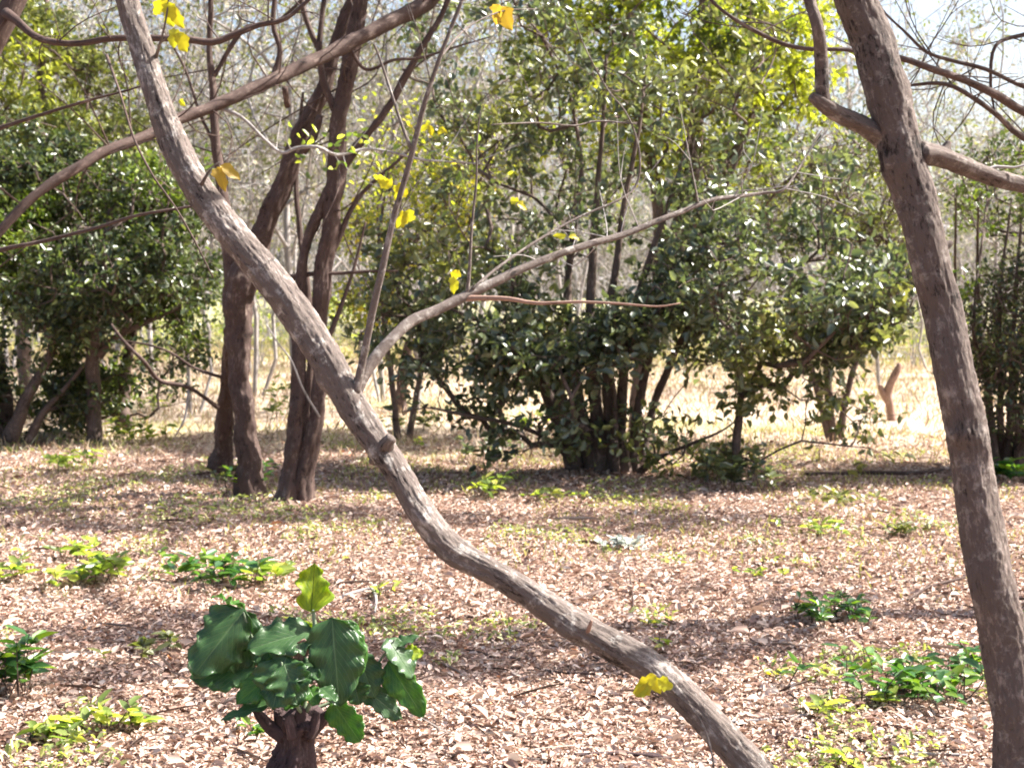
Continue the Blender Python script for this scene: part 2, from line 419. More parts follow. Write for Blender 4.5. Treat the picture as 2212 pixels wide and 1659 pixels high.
def twigs(A, par, R, kids, n_per=3, length=0.3, r=0.002, rg=None, droop=0.0, which=None):
    """add short side shoots to thin nodes, returns extended skeleton and the tip directions"""
    rg = rg or rng
    ids = np.where(kids == 0)[0] if which is None else which
    ids = np.repeat(ids, n_per)
    pd = A[ids] - A[par[ids]]
    pd = nrm(pd)
    d = nrm(pd * 0.7 + rg.normal(0, 0.6, (len(ids), 3)) + np.array([0, 0, 0.12 - droop]))
    L = length * rg.uniform(0.4, 1.2, len(ids))[:, None]
    mid = A[ids] + d * L * 0.5 + rg.normal(0, 0.06, (len(ids), 3)) * L
    tip = A[ids] + d * L + rg.normal(0, 0.12, (len(ids), 3)) * L - np.array([0, 0, droop]) * L * 0.4
    n0 = len(A); k = len(ids)
    A2 = np.vstack([A, mid, tip])
    par2 = np.concatenate([par, ids, np.arange(n0, n0 + k)])
    R2 = np.concatenate([R, np.full(k, r), np.full(k, r * 0.55)])
    return A2, par2, R2, np.arange(n0, n0 + 2 * k)

def skel_mesh(A, par, R, sides=5):
    """one continuous-looking tube network"""
    n = len(A)
    seg = np.where(par >= 0)[0]; p = par[seg]
    d = np.zeros((n, 3)); d[seg] = nrm(A[seg] - A[p])
    roots = np.where(par < 0)[0]
    for r_ in roots:
        ch = np.where(par == r_)[0]
        d[r_] = d[ch[0]] if len(ch) else (0, 0, 1)
    best = np.full(n, -1)
    for s in seg[np.argsort(R[seg])]: best[par[s]] = s
    dn = d.copy()
    has = best >= 0
    dn[has] = nrm(d[has] + d[best[has]])
    prim = best[p] == seg
    ds = np.where(prim[:, None], dn[p], d[seg])
    rs = np.where(prim, R[p], np.minimum(R[p], R[seg] * 1.35))
    def frame(t):
        ref = np.array([0.17, 0.95, 0.26])
        u = nrm(np.cross(t, ref)); w = np.cross(t, u)
        return u, w
    ang = np.linspace(0, 2 * math.pi, sides, endpoint=False)
    def ring(c, t, r):
        u, w = frame(t)
        return c[:, None] + r[:, None, None] * (np.cos(ang)[None, :, None] * u[:, None] + np.sin(ang)[None, :, None] * w[:, None])
    V0 = ring(A[p], ds, rs); V1 = ring(A[seg], dn[seg], R[seg])
    m = len(seg)
    V = np.stack([V0, V1], 1).reshape(-1, 3)
    base = np.arange(m)[:, None] * 2 * sides
    k = np.arange(sides); k2 = (k + 1) % sides
    Q = np.stack([base + k, base + k2, base + sides + k2, base + sides + k], -1).reshape(-1, 4)
    B = V.copy()
    return V, Q, B

# leaf blades: two quads folded along the midrib (six vertices), vectorised
def leaf_blades(pos, dirn, up, L, Wd, fold=0.25, curl=0.15, rg=None):
    rg = rg or rng
    n = len(pos); d = nrm(dirn); s = nrm(np.cross(d, up)); nn = np.cross(s, d)
    L = np.broadcast_to(L, (n,))[:, None]; Wd = np.broadcast_to(Wd, (n,))[:, None]
    fl = fold * Wd
    cl = curl * L * rg.uniform(-0.3, 1.2, (n, 1))
    base = pos; tip = pos + d * L - nn * cl
    l1 = pos + d * L * 0.28 + s * Wd * 0.5 + nn * fl
    l2 = pos + d * L * 0.70 + s * Wd * 0.40 + nn * (fl - cl * 0.4)
    r1 = pos + d * L * 0.28 - s * Wd * 0.5 + nn * fl
    r2 = pos + d * L * 0.70 - s * Wd * 0.40 + nn * (fl - cl * 0.4)
    V = np.stack([base, l1, l2, tip, r2, r1], 1).reshape(-1, 3)
    b = np.arange(n)[:, None] * 6
    Q = np.concatenate([b + np.array([[0, 3, 2, 1]]), b + np.array([[0, 5, 4, 3]])], 1).reshape(-1, 4)
    return V, Q

def foliage_on(A, par, ids, per, L, Wd, spread=0.03, rg=None, droop=0.15, flat=0.6, curl=0.15):
    rg = rg or rng
    i = np.repeat(ids, per)
    pd = nrm(A[i] - A[par[i]])
    t = rg.uniform(0, 1, (len(i), 1))
    pos = A[i] * t + A[par[i]] * (1 - t) + rg.normal(0, spread, (len(i), 3))
    d = nrm(pd * 0.5 + rg.normal(0, 0.65, (len(i), 3)) - np.array([0, 0, droop]))
    upv = nrm(rg.normal(0, 1 - flat, (len(i), 3)) + np.array([0, 0, flat]))
    Ls = L * rg.uniform(0.6, 1.25, len(i))
    return leaf_blades(pos, d, upv, Ls, Wd / L * Ls * rg.uniform(0.85, 1.15, len(i)), curl=curl, rg=rg)

def ellip(n, c, r, rg=None, shell=0.35):
    rg = rg or rng
    v = nrm(rg.normal(0, 1, (n, 3)))
    rad = rg.uniform(shell, 1, (n, 1)) ** 0.5
    return np.asarray(c) + v * rad * np.asarray(r)

def clump(pts, scale, thr, off=0.0):
    keep = [mnoise.noise(Vector(p * scale) + Vector((off, off * 2, 0))) > thr for p in pts]
    return pts[np.array(keep)]

exec_parts = []
# ================================================================== THE SETTING
def build_ground():
    ys = np.concatenate([np.linspace(-6, 16, 111), np.geomspace(16.6, 900, 60)])
    xs = np.concatenate([-np.geomspace(700, 12, 30), np.linspace(-11.6, 11.6, 117), np.geomspace(12, 700, 30)])
    Xg, Yg = np.meshgrid(xs, ys)
    Z = hgt(Xg, Yg)
    V = np.stack([Xg, Yg, Z], -1).reshape(-1, 3)
    idx = np.arange(len(V)).reshape(len(ys), len(xs))
    Q = np.stack([idx[:-1, :-1], idx[:-1, 1:], idx[1:, 1:], idx[1:, :-1]], -1).reshape(-1, 4)
    o = mesh_obj('ground', V, Q, M['ground'])
    tag(o, kind='structure')
build_ground()

def build_path():
    # paved grey path crossing the far lawn on the right
    a = []
    for x in np.linspace(8.5, 60, 40):
        y = 34 + 0.35 * (x - 8) + 1.2 * math.sin(x * 0.12)
        a.append((x, y))
    a = np.array(a)
    V = []
    for x, y in a:
        for o_ in (-0.9, 0.9):
            V.append((x, y + o_, float(hgt(x, y + o_)) + 0.03))
    n = len(a)
    Q = [[2 * i, 2 * i + 2, 2 * i + 3, 2 * i + 1] for i in range(n - 1)]
    tag(mesh_obj('path', np.array(V), np.array(Q), M['path']), kind='structure')
build_path()

def build_litter():
    rg = np.random.default_rng(11)
    n = 400000
    u = rg.uniform(0, 1, n)
    d = 2.4 * (15.5 / 2.4) ** (u ** 0.72)
    x = rg.uniform(-0.58, 0.58, n) * (d + 1.0)
    keep = (rg.uniform(0, 1, n) < np.clip(1.25 - (d - 11) / 4.5, 0, 1))
    d = d[keep]; x = x[keep]; n = len(d)
    z = hgt(x, d) + rg.uniform(0.002, 0.022, n)
    pos = np.stack([x, d, z], -1)
    th = rg.uniform(0, 2 * math.pi, n)
    dirn = np.stack([np.cos(th), np.sin(th), rg.normal(0.05, 0.28, n)], -1)
    up = nrm(np.stack([rg.normal(0, 0.42, n), rg.normal(0, 0.42, n), np.ones(n)], -1))
    L = (rg.gamma(1.8, 0.0072, n) + 0.009) * (1 + 0.035 * (d - 4))
    V, Q = leaf_blades(pos, dirn, up, L, L * rg.uniform(0.22, 0.65, n), fold=0.3, curl=0.5, rg=rg)
    o = mesh_obj('leaf_litter', V, Q, M['litter'])
    tag(o, 'tan and pinkish dry fallen leaves covering the near ground', 'leaf litter', kind='stuff')

    # short straw coloured grass in the clearing
    def blades(name, n, dmin, dmax, hgt_m, w_m, mat, label, cat, power=0.6, keepf=None, spread=0.62, seed=5):
        rg = np.random.default_rng(seed)
        d = dmin * (dmax / dmin) ** (rg.uniform(0, 1, n) ** power)
        x = rg.uniform(-spread, spread, n) * (d + 1)
        if keepf is not None:
            k = keepf(x, d, rg); x = x[k]; d = d[k]; n = len(d)
        pos = np.stack([x, d, hgt(x, d) - 0.004], -1)
        dr = nrm(np.stack([rg.normal(0, 0.55, n), rg.normal(0, 0.55, n), np.ones(n)], -1))
        up = nrm(rg.normal(0, 1, (n, 3)))
        L = hgt_m * rg.uniform(0.4, 1.4, n) * (1 + d / 40)
        V, Q = leaf_blades(pos, dr, up, L, w_m * (1 + d / 12), fold=0.1, curl=0.3, rg=rg)
        tag(mesh_obj(name, V, Q, mat), label, cat, kind='stuff')
    blades('dry_grass', 60000, 12.3, 48, 0.09, 0.005, M['straw'], 'pale straw coloured dry grass over the sunny clearing', 'dry grass', seed=5)
    def gk(x, d, rg):
        v = np.array([mnoise.noise(Vector((a * 0.8, b * 0.8, 3.3))) for a, b in zip(x, d)])
        return v > 0.08
    blades('green_grass', 26000, 6.5, 16.5, 0.045, 0.005, M['grass_green'], 'thin patches of short green grass showing through the leaf litter', 'grass', 0.5, gk, seed=9)
    blades('far_grass', 20000, 30, 62, 0.12, 0.007, M['grass_green'], 'bright yellow green grass on the far side of the clearing', 'grass', 0.8, None, seed=13)
build_litter()

def build_weeds():
    rg = np.random.default_rng(19); n = 60000
    d = 3.6 * (15 / 3.6) ** (rg.uniform(0, 1, n) ** 0.7); x = rg.uniform(-0.5, 0.5, n) * (d + 0.5)
    v = np.array([mnoise.noise(Vector((a * 1.3, b * 1.1, 8.3))) + 0.5 * mnoise.noise(Vector((a * 4.3, b * 4.1, 2.3))) for a, b in zip(x, d)])
    k = v > 0.36 - 0.10 * (x < -0.25 * d) - 0.04 * (d > 9); x = x[k]; d = d[k]; n = len(d)
    pos = np.stack([x, d, hgt(x, d) + rg.uniform(0.01, 0.05, n)], -1)
    V, Q = leaf_blades(pos, rg.normal(0, 1, (n, 3)) * [1, 1, 0.6], nrm(rg.normal(0, .5, (n, 3)) + [0, 0, 1]), rg.uniform(.012, .04, n) * (1 + .03 * (d - 4)), .015, rg=rg)
    tag(mesh_obj('ground_weeds', V, Q, M['leaf_weed']), 'tiny green and olive weeds in loose patches over the leaf litter', 'weeds', kind='stuff')
build_weeds()

def build_twig_litter():
    rg = np.random.default_rng(23); n = 5200
    d = 2.6 * (15 / 2.6) ** (rg.uniform(0, 1, n) ** 0.8); x = rg.uniform(-0.55, 0.55, n) * (d + 1)
    pos = np.stack([x, d, hgt(x, d) + rg.uniform(0.012, 0.03, n)], -1)
    th = rg.uniform(0, 6.28, n)
    dr = np.stack([np.cos(th), np.sin(th), rg.normal(0, 0.08, n)], -1)
    L = rg.gamma(2.2, 0.045, n) + 0.02
    V, Q = leaf_blades(pos, dr, nrm(rg.normal(0, .4, (n, 3)) + [0, 0, 1]), L, rg.uniform(.0025, .007, n), fold=0.6, curl=0.12, rg=rg)
    tag(mesh_obj('twig_litter', V, Q, M['twig_bits']), 'small broken twigs and needles mixed into the fallen leaves', 'twig litter', kind='stuff')
build_twig_litter()

# ================================================================== FOREGROUND TREES
def yellow_leaf(parent, x, y, d, size, mat='leaf_yellow', tilt=0.0, n=2, seed=0, dirs=None):
    """a small tuft of hanging yellow leaves, one part"""
    rg = np.random.default_rng(seed + 500)
    c = P(x, y, d); a = Acc()
    for k in range(n):
        ang = rg.uniform(-2.6, -0.6) if dirs is None else dirs[k]
        dr = np.array([math.cos(ang), rg.uniform(-0.4, 0.4), math.sin(ang)])
        nrmv = np.array([rg.normal(0, 0.35), -1, rg.normal(0, 0.35)])
        V, Q, B = big_leaf_geo(c + rg.normal(0, size * 0.12, 3), dr, nrmv, size * rg.uniform(0.8, 1.1), size * rg.uniform(0.5, 0.75), wav=0.16, curl=rg.uniform(0.2, 0.6), fold=rg.uniform(0.1, 0.5), seed=seed + k, nu=6, nv=8)
        a.add(V, Q, B)
    o = a.build('leaf', M[mat], parent, which='luv')
    return o

def big_leaf_geo(base, dirn, normal, L, Wd, wav=0.08, curl=0.25, fold=0.18, lobes=5, seed=0, nu=10, nv=16, petiole=0.0, cup=0.0):
    """a broad leaf blade on a grid. base -> tip along dirn; normal = upper side"""
    rg = np.random.default_rng(seed)
    d = np.asarray(dirn, float); d /= np.linalg.norm(d)
    nn = np.asarray(normal, float); nn = nn - d * np.dot(nn, d); nn /= np.linalg.norm(nn); s = np.cross(nn, d)
    ph = rg.uniform(0, 6.28, 4)
    V = []; B = []
    for j in range(nv + 1):
        v = j / nv
        prof = (math.sin(math.pi * min(1, v ** 0.80)) ** 0.50) if 0 < v < 1 else 0.02
        prof = prof * (1.04 - 0.16 * v)
        for i in range(nu + 1):
            u = -1 + 2 * i / nu
            edge = abs(u)
            lob = 1 + (wav * math.sin(v * math.pi * 2 * lobes + ph[0] + (1.3 if u > 0 else 0)) + 1.3 * wav * math.sin(v * 7.3 + ph[3] + (2.6 if u > 0 else 0))) * edge ** 2
            x = u * Wd * 0.5 * prof * lob
            y = v * L + 0.06 * L * math.sin(ph[1] + v * 5) * edge ** 2 * wav * 6
            z = fold * abs(x) + wav * Wd * 0.8 * math.sin(v * 2 * math.pi * lobes * 0.7 + ph[2] + (2 if u > 0 else 0)) * edge ** 2.5
            z -= curl * L * v * v
            z -= cup * (x / (Wd * 0.5)) ** 2 * Wd * 0.5
            # quilting between side veins
            z += 0.008 * L * math.sin((v - 0.5 * edge * 0.4) * 2 * math.pi * 9) * edge
            V.append(np.asarray(base) + d * y + s * x + nn * z)
            B.append((u, v, seed * 0.37))
    V = np.array(V); B = np.array(B)
    idx = np.arange(len(V)).reshape(nv + 1, nu + 1)
    Q = np.stack([idx[:-1, :-1], idx[:-1, 1:], idx[1:, 1:], idx[1:, :-1]], -1).reshape(-1, 4)
    return V, Q, B

def limb(parent, pts, name='branch', mat='bark_front', sides=14, step=0.04, rough=0.18, seed=1, knots=(), crack=0.0):
    a = Acc()
    c = tube(a, pix(pts), sides, step, rough, seed, knots=knots, crack=crack)
    return a.build(name, M[mat], parent), c

def side_twigs(parent, c, n, length, r, seed, mat='bark_front', lo=0.2, up=0.2, name='twig'):
    """fine side twigs along a limb"""
    rg = np.random.default_rng(seed)
    for k in range(n):
        a = Acc()
        i = int(rg.uniform(lo, 0.98) * (len(c) - 1))
        p = c[i, :3]
        d = nrm(rg.normal(0, 1, 3) + np.array([0, 0, up]))
        L = length * rg.uniform(0.4, 1.2)
        q1 = p + d * L * 0.5 + rg.normal(0, 0.08, 3) * L
        q2 = p + d * L + rg.normal(0, 0.15, 3) * L + np.array([0, 0, 0.1 * L])
        tube(a, [[*p, r], [*q1, r * 0.75], [*q2, r * 0.35]], 5, L / 5, 0, seed + k, cap=False)
        if rg.uniform() < 0.6:
            d2 = nrm(d + rg.normal(0, 0.6, 3)); q3 = q1 + d2 * L * 0.45
            tube(a, [[*q1, r * 0.6], [*((q1 + q3) / 2 + rg.normal(0, .03, 3) * L), r * 0.45], [*q3, r * 0.25]], 4, L / 5, 0, seed + k, cap=False)
        a.build(name, M[mat], parent)


def crown(t, roots, clouds, seed, leaf='leaf_olive', per=3, bark='bark_front', thr=0.02):
    # unseen leafy twigs added above the frame to throw dappled shade
    rg = np.random.default_rng(seed)
    tr = [c for c in t.children if c.name.startswith('trunk')][0]
    co_ = np.zeros(len(tr.data.vertices) * 3); tr.data.vertices.foreach_get('co', co_); co_ = co_.reshape(-1, 3) + np.array(t.location)
    line = []
    for z in (2.7, 3.0, 3.3, 3.6, 3.9, 4.2):
        k = co_[np.abs(co_[:, 2] - z) < 0.06]
        if len(k): line.append(k.mean(0).tolist())
    pts = np.vstack([ellip(n, c, r, rg) for n, c, r in clouds]); pts = pts[pts[:, 2] > 2.6 + 0.21 * np.maximum(pts[:, 1] - 4.6, 0)]
    pts = clump(pts, 1.0, thr, seed)
    A, par, R, kids = grow([line], pts, 0.25, 0.12, 0.004, 0.42, 0.05, rg)
    ns = len(line)
    A2, par2, R2, new = twigs(A, par, R, kids, 3, 0.3, 0.002, rg)
    V, Q, B = skel_mesh(A2, par2, R2, 5)
    seg = np.where(par2 >= 0)[0]; Q = Q[np.repeat(seg >= ns, 5)]
    mesh_obj('branches', V, Q, M[bark], t, bark=B)
    V, Q = foliage_on(A2, par2, new, per, 0.075, 0.04, 0.03, rg)
    mesh_obj('foliage', V, Q, M[leaf], t)

def leaning_tree():
    gb = P(1790, 1905, 3.62); gb[2] = 0
    t = empty('leaning_tree', gb, 'brown leaning tree whose bent trunk crosses from upper left to lower right', 'tree')
    D = lambda y: 4.35 - 0.73 * max(0, min(1, y / 1900))
    raw = [(1770, 1905, 125), (1705, 1780, 108), (1640, 1680, 98), (1560, 1590, 92), (1482, 1510, 88), (1400, 1438, 86), (1310, 1388, 82), (1230, 1345, 80),
           (1150, 1292, 76), (1062, 1236, 72), (975, 1185, 80), (908, 1105, 76), (856, 1020, 72), (808, 950, 78), (752, 862, 82), (707, 775, 88),
           (650, 690, 92), (582, 602, 92), (512, 520, 88), (440, 425, 78), (385, 330, 76), (350, 235, 68), (318, 140, 64), (285, 30, 62), (262, -60, 60),
           (215, -260, 54), (190, -480, 44), (150, -700, 30)]
    pts = [(x, y, w, D(y)) for x, y, w in raw]
    limb(t, pts, 'trunk', 'bark_front', 84, 0.008, 0.15, 3, crack=0.055, knots=((1.95, 0.3, 0.35, 0.03), (1.45, 2.2, 0.25, 0.03), (2.6, 5, 0.3, 0.025), (0.95, 1.2, 0.3, 0.03)))
    # cut stub and knot
    limb(t, [(822, 988, 60, 4.0), (829, 972, 50, 3.97), (838, 955, 36, 3.94), (846, 944, 28, 3.93)], 'branch_stub', 'bark_front', 28, 0.006, 0.45, 9, crack=0.1)
    limb(t, [(1265, 1375, 14, 3.80), (1274, 1352, 12, 3.77), (1278, 1340, 7, 3.76)], 'branch_stub', 'dead_wood', 8, 0.006, 0.1, 29)
    # main side branch to the right
    b1 = [(765, 850, 40, 4.02), (785, 810, 34, 4.03), (812, 772, 31, 4.05), (850, 728, 30, 4.08), (890, 692, 30, 4.12), (945, 668, 28, 4.16), (1005, 640, 27, 4.2),
          (1062, 613, 26, 4.24), (1130, 580, 23, 4.3), (1200, 551, 21, 4.35), (1280, 526, 19, 4.4), (1350, 507, 17, 4.46), (1420, 478, 15, 4.5), (1480, 455, 14, 4.55),
          (1540, 432, 12, 4.6), (1595, 424, 11, 4.65), (1650, 417, 9, 4.7), (1690, 412, 7, 4.7), (1716, 380, 6, 4.75), (1745, 330, 5, 4.8), (1775, 282, 4, 4.85)]
    o, c1 = limb(t, b1, 'branch', 'bark_front', 16, 0.02, 0.2, 5)
    b2 = [(770, 850, 26, 4.0), (780, 800, 22, 4.0), (800, 700, 20, 3.98), (822, 600, 19, 3.96), (848, 480, 17, 3.95), (875, 385, 16, 3.94), (895, 310, 15, 3.93), (918, 225, 14, 3.92),
          (945, 140, 12, 3.9), (975, 60, 11, 3.9), (1002, -10, 10, 3.9), (1040, -120, 8, 3.9), (1060, -260, 5, 3.9)]
    o, c2 = limb(t, b2, 'branch', 'bark_front', 12, 0.02, 0.14, 6)
    b3 = [(1008, 640, 13, 4.2), (1014, 580, 10, 4.2), (1020, 480, 8, 4.2), (1029, 390, 6, 4.2), (1030, 310, 5, 4.2), (1038, 240, 3, 4.2)]
    limb(t, b3, 'branch', 'bark_front', 8, 0.03, 0.14, 7)
    b4 = [(1000, 645, 18, 4.2), (1045, 644, 15, 4.19), (1100, 646, 13, 4.17), (1160, 655, 10, 4.16), (1250, 652, 8, 4.14), (1340, 656, 7, 4.12), (1420, 662, 5, 4.1), (1470, 655, 4, 4.1)]
    limb(t, b4, 'branch', 'dead_wood', 8, 0.03, 0.14, 8)
    b5 = [(1020, 625, 10, 4.2), (1080, 575, 8, 4.3), (1160, 520, 8, 4.4), (1250, 470, 7, 4.5), (1330, 435, 6, 4.55), (1372, 405, 6, 4.6), (1383, 350, 6, 4.6), (1372, 290, 5, 4.6), (1350, 240, 4, 4.6), (1310, 190, 4, 4.6), (1262, 100, 3, 4.6), (1240, 40, 3, 4.6)]
    limb(t, b5, 'branch', 'bark_front', 8, 0.03, 0.14, 10)
    b6 = [(890, 325, 12, 3.93), (868, 270, 9, 3.95), (845, 200, 8, 3.98), (822, 130, 7, 4.0), (808, 95, 6, 4.0)]
    limb(t, b6, 'branch', 'bark_front', 8, 0.03, 0.14, 11)
    b7 = [(1375, 268, 5, 4.6), (1290, 262, 5, 4.6), (1240, 272, 5, 4.55), (1170, 266, 5, 4.5), (1100, 268, 4, 4.4), (1060, 270, 3, 4.35)]
    limb(t, b7, 'branch', 'bark_front', 8, 0.03, 0.14, 12)
    b8 = [(640, 640, 26, 4.22), (600, 640, 14, 4.1), (545, 590, 8, 4.0), (515, 560, 4, 3.96)]
    side_twigs(t, c1, 16, 0.30, 0.0022, 41, 'bark_pale', 0.35)
    side_twigs(t, c2, 8, 0.25, 0.0018, 42, 'bark_front', 0.3)
    # vine hanging on the low trunk
    limb(t, [(1435, 1482, 6, 3.62), (1490, 1525, 6, 3.60), (1525, 1580, 6, 3.57), (1540, 1640, 6, 3.54), (1548, 1700, 6, 3.52), (1600, 1860, 6, 3.5)], 'vine', 'bark_front', 7, 0.03, 0.05, 13)
    # yellow leaves still hanging
    for k, (x, y, s, n, dirs) in enumerate([(862, 392, 0.062, 2, (-1.9, -1.2)), (884, 455, 0.06, 2, (-1.5, -2.4)), (985, 588, 0.052, 2, (-1.6, -2.2)), (842, 392, 0.055, 2, (3.0, 2.8)),
                                            (925, 268, 0.035, 2, None), (1125, 435, 0.045, 2, (2.9, -0.3)), (1225, 512, 0.04, 2, (3.0, 0.1)), (955, 275, 0.03, 2, None)]):
        yellow_leaf(t, x, y, 3.97 if k < 4 else 4.25, s * 0.85, 'leaf_yellow', n=n, seed=k, dirs=dirs)
    yellow_leaf(t, 1415, 1455, 3.55, 0.06, 'leaf_yellow', n=3, seed=30, dirs=(-0.6, -1.2, -2.6))
    yellow_leaf(t, 1400, 1485, 3.55, 0.05, 'leaf_yellow', n=2, seed=31, dirs=(-2.9, -2.5))
    yellow_leaf(t, 378, 68, 4.2, 0.06, 'leaf_yellow', n=2, seed=32, dirs=(-1.6, -1.2))
    yellow_leaf(t, 362, 5, 4.2, 0.07, 'leaf_yellow', n=3, seed=33, dirs=(-1.5, -2.6, -1.1))
    yellow_leaf(t, 470, 358, 4.15, 0.065, 'leaf_orange', n=2, seed=34, dirs=(-0.5, -1.2))
    yellow_leaf(t, 1085, 25, 4.3, 0.08, 'leaf_orange', n=2, seed=35, dirs=(-1.9, -1.2))
    yellow_leaf(t, 392, 215, 4.3, 0.03, 'leaf_yellow', n=1, seed=36, dirs=(-0.9,))
    # the twigs those leaves hang from
    limb(t, [(335, 130, 12, 4.3), (350, 80, 7, 4.22), (362, 20, 5, 4.2), (368, -60, 4, 4.2)], 'twig', 'bark_front', 6, 0.03, 0, 14)
    limb(t, [(345, 95, 5, 4.24), (378, 70, 4, 4.2)], 'twig', 'bark_front', 5, 0.03, 0, 15)
    limb(t, [(435, 400, 12, 4.15), (455, 365, 6, 4.13), (475, 350, 4, 4.13)], 'twig', 'bark_front', 6, 0.03, 0, 16)
    limb(t, [(950, 125, 8, 3.9), (1010, 60, 5, 4.1), (1085, 25, 4, 4.3), (1160, 20, 3, 4.4)], 'twig', 'bark_front', 6, 0.03, 0, 17)
    limb(t, [(1460, 1500, 8, 3.62), (1430, 1470, 5, 3.57), (1412, 1455, 4, 3.55)], 'twig', 'bark_front', 5, 0.02, 0, 18)
WF = 0.80
leaning_tree()

def right_tree():
    gb = P(2218, 1900, 3.62); gb[2] = 0
    t = empty('upright_tree', gb, 'thick brown upright tree trunk with flaking bark standing along the right edge', 'tree')
    raw = [(2222, 1905, 150), (2212, 1790, 132), (2200, 1659, 124), (2185, 1500, 120), (2168, 1400, 116), (2150, 1300, 112), (2135, 1200, 110), (2118, 1100, 108), (2098, 1000, 104),
           (2082, 900, 100), (2062, 800, 98), (2040, 700, 95), (2016, 600, 96), (1993, 500, 97), (1970, 400, 102), (1945, 300, 104), (1912, 200, 100), (1882, 100, 102), (1848, 0, 100),
           (1815, -110, 96), (1770, -300, 84), (1745, -520, 66), (1700, -760, 44)]
    limb(t, [(x, y, w, 3.62 + 0.25 * max(0, 1900 - y) / 1900) for x, y, w in raw], 'trunk', 'bark_upright', 96, 0.008, 0.13, 21, crack=0.05,
         knots=((1.95, 0.8, 0.22, 0.05), (2.15, 3.5, 0.2, 0.05), (1.2, 1.5, 0.25, 0.03), (0.7, 4.5, 0.2, 0.03)))
    limb(t, [(1968, 345, 40, 3.86), (1935, 318, 64, 3.86), (1905, 296, 56, 3.85), (1865, 274, 46, 3.83), (1815, 252, 42, 3.80), (1778, 228, 38, 3.78), (1752, 208, 24, 3.77)], 'branch', 'bark_upright', 40, 0.008, 0.22, 22, crack=0.06)
    o, c = limb(t, [(1790, 244, 30, 3.79), (1778, 205, 36, 3.78), (1774, 130, 32, 3.77), (1766, 60, 30, 3.74), (1748, 0, 29, 3.75), (1722, -120, 27, 3.76), (1700, -330, 22, 3.8), (1660, -520, 12, 3.8)], 'branch', 'bark_upright', 18, 0.014, 0.12, 23)
    limb(t, [(1985, 330, 60, 3.82), (2030, 340, 50, 3.85), (2080, 358, 46, 3.9), (2140, 380, 43, 3.95), (2212, 400, 40, 4.0), (2330, 420, 36, 4.1), (2500, 400, 26, 4.2), (2700, 300, 12, 4.3)], 'branch', 'bark_upright', 40, 0.01, 0.18, 24, crack=0.06)
    limb(t, [(2035, 335, 30, 3.86), (2045, 318, 20, 3.87), (2050, 306, 12, 3.87)], 'branch_stub', 'bark_upright', 10, 0.01, 0.2, 25)
    limb(t, [(2010, 545, 40, 3.80), (2040, 532, 28, 3.80), (2056, 522, 14, 3.80)], 'branch_stub', 'bark_upright', 10, 0.008, 0.2, 26)
    limb(t, [(2110, 378, 10, 3.93), (2150, 360, 8, 3.95), (2190, 362, 6, 3.95), (2240, 350, 4, 3.95)], 'twig', 'bark_pale', 6, 0.03, 0.1, 27)
    crown(t, [[1.9 + 0.10, 4.0, 3.6], [1.0, 3.9, 2.9]], [(110, (3.4, 6.3, 4.6), (1.9, 0.45, 0.5))], 801, per=4, thr=0.0)
WF = 0.87
right_tree()
WF = 0.8

def right_background_limbs():
    gb = P(2760, 1300, 6.9); gb[2] = 0
    t = empty('bare_tree', gb, 'bare limbed dark tree with an added shade crown, beyond the right edge, whose long limbs cross behind the upright trunk', 'tree')
    limb(t, [(2760, 1320, 200, 6.9), (2745, 900, 150, 6.9), (2700, 500, 135, 6.9), (2650, 150, 120, 6.9), (2600, -150, 90, 6.9), (2560, -500, 50, 6.9)], 'trunk', 'bark_mid', 20, 0.06, 0.15, 31)
    L = [[(2690, 430, 50, 6.9), (2500, 370, 34, 6.7), (2350, 305, 26, 6.5), (2212, 240, 24, 6.4), (2150, 205, 22, 6.3), (2080, 172, 20, 6.2), (2010, 148, 18, 6.1), (1940, 125, 16, 6.1), (1830, 108, 12, 6.0), (1760, 108, 12, 6.0), (1700, 98, 12, 6.0), (1640, 72, 12, 6.0), (1580, 38, 10, 6.0), (1530, -5, 8, 6.0), (1490, -60, 5, 6.0)],
         [(2700, 520, 45, 6.9), (2500, 420, 30, 6.8), (2350, 360, 22, 6.6), (2212, 298, 17, 6.5), (2160, 255, 15, 6.5), (2100, 210, 13, 6.4), (2040, 182, 11, 6.4), (1965, 185, 8, 6.4), (1890, 200, 4, 6.4)],
         [(2660, 260, 40, 6.9), (2450, 230, 22, 6.8), (2300, 205, 14, 6.7), (2212, 188, 12, 6.6), (2130, 150, 11, 6.5), (2060, 132, 10, 6.5), (2000, 112, 9, 6.4), (1950, 65, 7, 6.4), (1900, 20, 4, 6.4)],
         [(2600, -60, 34, 6.9), (2400, 40, 20, 6.8), (2280, 62, 14, 6.7), (2212, 75, 12, 6.7), (2150, 100, 10, 6.6), (2140, 180, 8, 6.6), (2150, 250, 4, 6.6)]]
    for k, pts in enumerate(L):
        o, c = limb(t, pts, 'branch', 'bark_mid', 10, 0.05, 0.15, 32 + k)
        side_twigs(t, c, 12, 0.5, 0.0035, 60 + k, 'bark_mid', 0.3)
    crown(t, None, [(130, (2.7, 7.1, 4.5), (0.9, 0.3, 0.4)), (150, (4.1, 6.7, 4.5), (1.1, 0.28, 0.4)), (130, (5.6, 7.9, 4.6), (1.2, 0.28, 0.4)), (340, (1.8, 10.5, 4.9), (1.7, 0.6, 0.5)), (260, (4.8, 10.3, 4.9), (1.4, 0.45, 0.5))], 802, bark='bark_mid', per=4, thr=-0.12)  # leaf clouds out of view, placed so their shade bands the litter
right_background_limbs()

